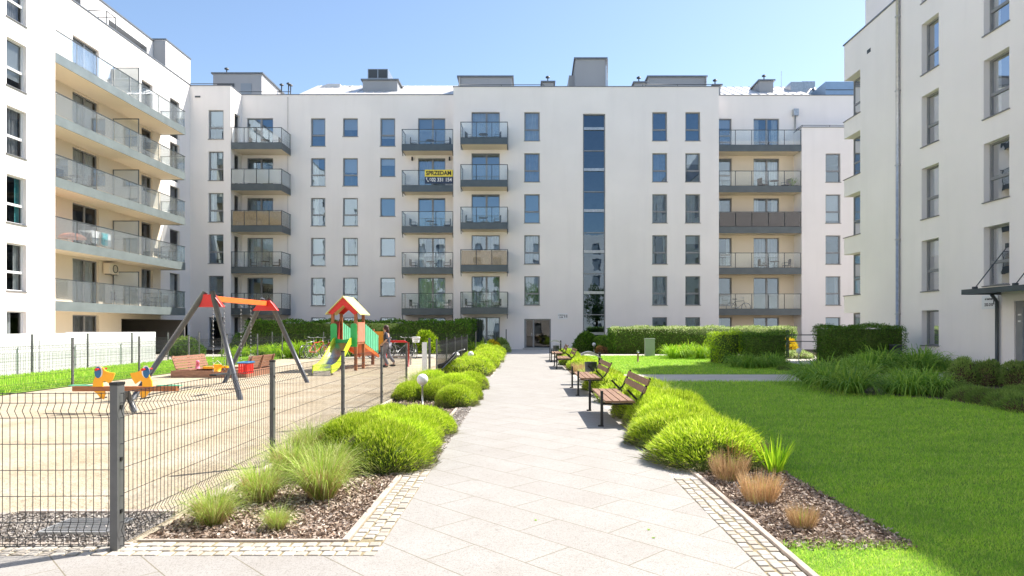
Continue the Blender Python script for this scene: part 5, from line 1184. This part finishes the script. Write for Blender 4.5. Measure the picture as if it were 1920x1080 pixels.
# wild bit of brown twigs in the big right mound
o=obj('twigs',tuft_mesh('twigs',160,.32,1.2,.008,['brownish','straw'],2,.1,.18),(2.2,7.0,.1)); props(o,'bare brown twigs showing in the large right mound','shrub')
gr=[tuft_mesh('grass_tuft',900,.78,.85,.0048,['grassy','straw'],6,.5,.10,800,3,.50) for i in range(2)]
st_=tuft_mesh('cut_grass',50,.34,.35,.005,['grassy','straw'],3,.2,.10,700,2,.95); sm=tuft_mesh('small_grass',160,.26,.6,.005,['grassy','straw'],3,.3,.06,60)
def tufts(lst, pool, where, name='ornamental_grass', cat='grass clump', desc=''):
    for i,(x,y,s_,d_) in enumerate(lst):
        o=obj(name,pool[i%len(pool)],(x,y,0),random.random()*6,(s_,s_,s_*random.uniform(.95,1.08))); props(o,d_,cat,where)
tufts([(-2.36,4.98,.62,'nearest green grass clump, leaning through the wire fence'),(-2.26,5.62,.70,'tall pale grass clump between the nearest clump and the second fence post'),(-1.76,5.72,.86,'large grass clump on the bark in front of the nearest lime mound'),(-2.32,6.55,.85,'grass clump beside the second fence post'),(-1.9,6.5,.8,'grass clump touching the nearest lime mound'),(-2.45,7.5,.8,'grass clump behind the second fence post'),(-2.4,8.4,.6,'thin grass clump along the fence behind the second post'),(-2.35,14.4,1.0,'grass clump growing behind the near globe lamp'),(-2.45,16.2,1.0,'grass clump beside the gate opening post'),(2.35,11.3,1.15,'feathery grass clump rising behind the nearest bench'),(1.75,18.0,.9,'grass clump at the cross path behind the second bench'),(-1.83,4.86,.34,'small yellow green grass tuft alone on the bark')],gr,'ornamental grass clumps')
for i,(x,y,s_,d_) in enumerate([(1.98,6.4,.95,'cut back straw coloured grass clump against the large mound'),(2.0,5.62,.9,'cut back straw coloured clump standing on the bark'),(2.06,4.9,.6,'tiny dry grass clump alone on the right bark'),(1.72,20.8,1.3,'reddish dry grass clump behind the second bench')]): props(obj('cut_grass',st_,(x,y,0),i,(s_,s_,s_)),d_,'grass clump','dry grass clumps')
irm=tuft_mesh('iris',55,.46,.5,.022,['lily_bright','straw'],4,.18,.08); props(obj('iris_clump',irm,(2.55,6.75,0)),'bright green iris clump at the lawn edge right of the large mound','plant')
lily=[tuft_mesh('daylily',230,1.35,.95,.030,['lily','straw'],7,.85,.18,0,3) for i in range(2)]; lilb=[tuft_mesh('daylily_bright',240,1.4,.85,.032,['lily_bright','straw'],7,.8,.2,0,3) for i in range(2)]
def lilies(lst,pool,where,desc):
    lst=sorted(lst,key=lambda q:q[1])
    for i,(x,y,s_) in enumerate(lst): props(obj('daylily_clump',pool[i%2],(x,y,0),random.random()*6,(s_,s_,s_*random.uniform(.9,1.1))),'%s, %s from the camera, %s'%(desc,ORD[i],where),'plant','daylilies '+where)
lilies([at(*p)+(s_,) for p,s_ in (((1522,722),.95),((1555,732),.95),((1598,740),.95),((1618,724),1.0),((1545,712),1.0),((1585,718),1.0))],lily,'bed where the pale path ends','dark green arching lily clump')
lilies([at(*p)+(s_,) for p,s_ in (((1675,738),.75),((1705,742),.8),((1738,740),.8),((1765,742),.7),((1690,728),.8),((1725,728),.8))],lily,'middle of the shaded bed','dark green lily clump')
lilies([at(*p)+(s_,) for p,s_ in (((1632,702),1.1),((1660,700),1.1),((1645,692),1.1),((1610,694),.9),((1712,700),1.2),((1730,697),1.2),((1755,698),.9),((1770,696),.7))],lily,'along the right building wall','green strap leaved clump')
lilies([(6.9,30.6,.9),(7.5,31.2,.9),(8.1,30.5,.95),(8.7,31.0,.9),(7.2,32.2,.9),(8.0,32.3,.9),(9.2,31.6,.9)],lilb,'by the long hedge and cabinet','sunlit bright lily clump')
lilies([(-13.6,31.8,.9),(-12.6,32.3,.95),(-12.0,31.7,1.0),(-11.2,32.2,1.05),(-10.9,31.6,1.0),(-13.1,32.6,.9),(-14.4,32.2,.7),(-11.7,32.8,1.1),(-10.6,32.8,1.15),(-9.4,32.8,.9)],lilb,'along the rear fence behind the swing','sunlit tall lily clump')
lilies([(8.0,23.6,.8),(8.6,23.9,.85),(9.2,24.4,.8),(7.9,24.6,.8)],lily,'in front of the trimmed bushes','dark lily clump')
lilies([(-2.3,37.6,.9),(-2.9,38.2,.9)],lilb,'at the far left end of the path','small lily clump')
# hedges
def hedge(cx,cy,sx,sy,h,n,mats,label,leaf=.07,tm=None,rz=0,rough=.07):
    return props(obj('hedge',hedge_mesh('hedge',sx,sy,h,n,mats,leaf,rough,topmat=tm),(cx,cy,0),rz),label,'hedge')
hedge(-9.9,39.2,13.2,1.2,1.85,15000,['hedge','core'],'long dark green hedge in front of the main block, left of the path',.11,rough=.12)
hedge(-3.7,40.6,1.2,1.2,1.95,2200,['hedge','core'],'dark hedge end beside the ground floor door left of the entrance',.11,rough=.12)
hedge(10.0,37.2,10.2,1.3,1.5,16000,['hedge','hedge_pale','core'],'long hedge with paler leaves on top right of the entrance',.09,1)  # upper leaves use the paler leaf material
hedge(5.2,37.7,.9,1.3,1.42,2600,['hedge','core'],'dark end block of the long hedge nearest the entrance',.09)
hedge(8.15,27.0,1.0,1.6,1.32,4200,['hedge_lime','core'],'sunlit lime green trimmed bush',.06,rough=.12)
hedge(9.35,25.9,1.5,1.5,1.30,6500,['hedge','hedge_lime','core'],'rounded dark green trimmed bush beside the yellow flowers',.06,rough=.12)
hedge(12.6,24.9,3.0,1.2,1.55,14000,['hedge','core'],'tall dark square hedge against the right building corner',.055,rough=.10)
def shrub(name,x,y,r_,h_,mats,label,n=2200,bl=.10,bw=.04,z=0,lump=.2,cat='shrub',grp=None):
    me=mound_mesh(name,r_,h_,n,mats,bl,bw,lump,.3); props(obj(name,me,(x,y,z)),label,cat,grp)
shrub('dark_shrub',3.7,40.3,.8,1.15,['hedge','core'],'dark green shrub in front of the stair window',3000,.13,.06); shrub('dark_shrub',4.7,40.0,.7,1.0,['lily','core'],'green shrub right of the stair window shrub',2500,.13,.05)
shrub('brown_shrub',4.3,37.2,.35,.42,['brownish','core_brown'],'small round brown shrub beside the globe lamp',1200,.07,.03); shrub('golden_shrub',8.3,36.2,.4,.45,['golden','core_brown'],'small golden shrub beside the grey cabinet',1200,.07,.04)
shrub('golden_shrub',-1.9,39.0,.45,.65,['golden','core_brown'],'golden yellow shrub left of the entrance',1800,.09,.05); shrub('dark_shrub',-1.45,40.3,.5,.8,['shrub','core'],'dark reddish green shrub by the slim post',1800,.09,.04); shrub('pale_shrub',-1.2,38.6,.35,.4,['hedge_pale','core'],'small pale green shrub nearest the entrance step',1200,.08,.04)
shrub('leafy_bush',-4.9,32.6,.62,1.05,['hedge_lime','core'],'bright leafy bush behind the basket bicycle',2200,.14,.06,.2); shrub('leafy_bush',-9.0,33.9,.7,.75,['lily_bright','core'],'low green bush behind the parked bicycles',2000,.12,.05)
shrub('wild_bush',-17.4,34,.8,.75,['hedge','core'],'green bush left of the swing, behind the fence',2500,.14,.06); shrub('wild_bush',-18.6,36,.8,.9,['shrub','core'],'dark bush near the passage opening',2500,.14,.06); shrub('wild_bush',-16.6,38.6,.7,1.0,['hedge','core'],'dark bush in front of the left balconies of the main block',2500,.14,.06)
shrub('round_shrub',*at(1808,722),.42,.62,['shrub','core_brown'],'olive green round shrub, left of the three by the right wall',3500,.07,.022,.05); shrub('round_shrub',*at(1852,724),.34,.58,['shrub','core_brown'],'olive green round shrub, middle of the three below the downpipe',3000,.07,.022,.05); shrub('round_shrub',*at(1912,728),.42,.60,['shrub','core_brown'],'olive green round shrub at the right picture edge by the door',3500,.07,.022,.05)
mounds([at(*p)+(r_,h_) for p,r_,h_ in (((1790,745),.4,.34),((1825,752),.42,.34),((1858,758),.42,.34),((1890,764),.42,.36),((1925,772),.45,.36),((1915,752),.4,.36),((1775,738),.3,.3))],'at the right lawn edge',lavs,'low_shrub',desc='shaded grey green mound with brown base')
shrub('flower_bed_plants',13.4,33.5,.55,.8,['golden','core_brown'],'bright yellow flowers right of the dark post, seen through the gap',2200,.09,.05,cat='flowers'); shrub('flower_bed_plants',12.0,33.6,.5,.75,['golden','core_brown'],'bright yellow flowers left of the dark post',1800,.09,.05,cat='flowers'); shrub('pale_plants',12.8,31.6,1.0,.35,['hedge_pale','core_brown'],'low pale plants under the yellow flowers',2500,.09,.04)
gf=empty('rail_fence',(12.4,31,0),'dark post with rails in the gap between trimmed bushes','fence'); b=MB(); b.box(12.25,12.37,30.9,31.0,0,1.35); b.build('post','metal_dark',gf)
b=MB(); b.box(11.0,12.25,30.93,30.97,1.1,1.15); b.box(11.0,12.25,30.93,30.97,.8,.84); b.box(12.37,14.0,30.93,30.97,1.1,1.15); b.box(12.37,14.0,30.93,30.97,.8,.84); b.build('rail','metal_dark',gf)
mounds([(8.9,22.6,.25,.22),(9.6,22.7,.25,.22),(10.3,22.8,.25,.2)],'beside the far edge of the pale path',lavs,'dry_mound',desc='small reddish brown mound')
wd=tuft_mesh('weed',26,.035,1.6,.006,['lily_bright','straw'],2,.2,.012)
for i,(px_,py_) in enumerate(((1216,997),(1005,979),(1226,1012))):
    x,y=at(px_,py_); props(obj('weed',wd,(x,y,.012),i,(.55,.55,.4)),'%s tiny green weed in the joints of the granite paving'%ORD[i],'weed','weeds in the paving joints')

def tree_proto():
    e=empty('tree',(0,0,0),'x','tree','trees behind the viewer')
    b=MB(); b.tube([(0,0,-.1),(.05,0,2),(.0,.1,4.5),(.1,.1,8)],[.2,.16,.11,.04],8)
    for k in range(8): a=k*.9; z=2.6+.6*k; b.tube([(0,0,z),(1.6*math.cos(a),1.6*math.sin(a),z+1.3)],[.07,.02],5)
    b.build('trunk','core_brown',e)
    Vs=[];n=260
    for k in range(34):
        cc=np.array([rng.normal()*1.5,rng.normal()*1.5,rng.uniform(3,9.5)]); rr=rng.uniform(.6,1.1); th=unit(rng.normal(size=(n,3)))
        Vs.append((cc+th*rr*rng.uniform(.6,1,(n,1)),th))
    P=np.concatenate([v[0] for v in Vs]); D=np.concatenate([v[1] for v in Vs])+rng.normal(size=(len(P),3))*.6
    V,Fq=blades(P,D,rng.uniform(.14,.3,len(P)),rng.uniform(.08,.16,len(P))); o=obj('crown',nmesh('crown',V,Fq,['hedge'])); o.parent=e; return e
tp=tree_proto()
for i,(x,y,s_,l) in enumerate(((-15,-14,1.0,'leftmost tree behind the viewer, seen only in window reflections'),(-8.5,-18,.8,'second tree from the left behind the viewer, seen only in reflections'),(-2,-15,1.05,'middle tree behind the viewer, seen only in window reflections'),(5,-19,.9,'fourth tree from the left behind the viewer, seen only in reflections'),(11,-13,.85,'rightmost tree behind the viewer, seen only in window reflections'))):
    place(tp,i==0,(x,y,0),i*1.3,l,None,(s_,)*3)
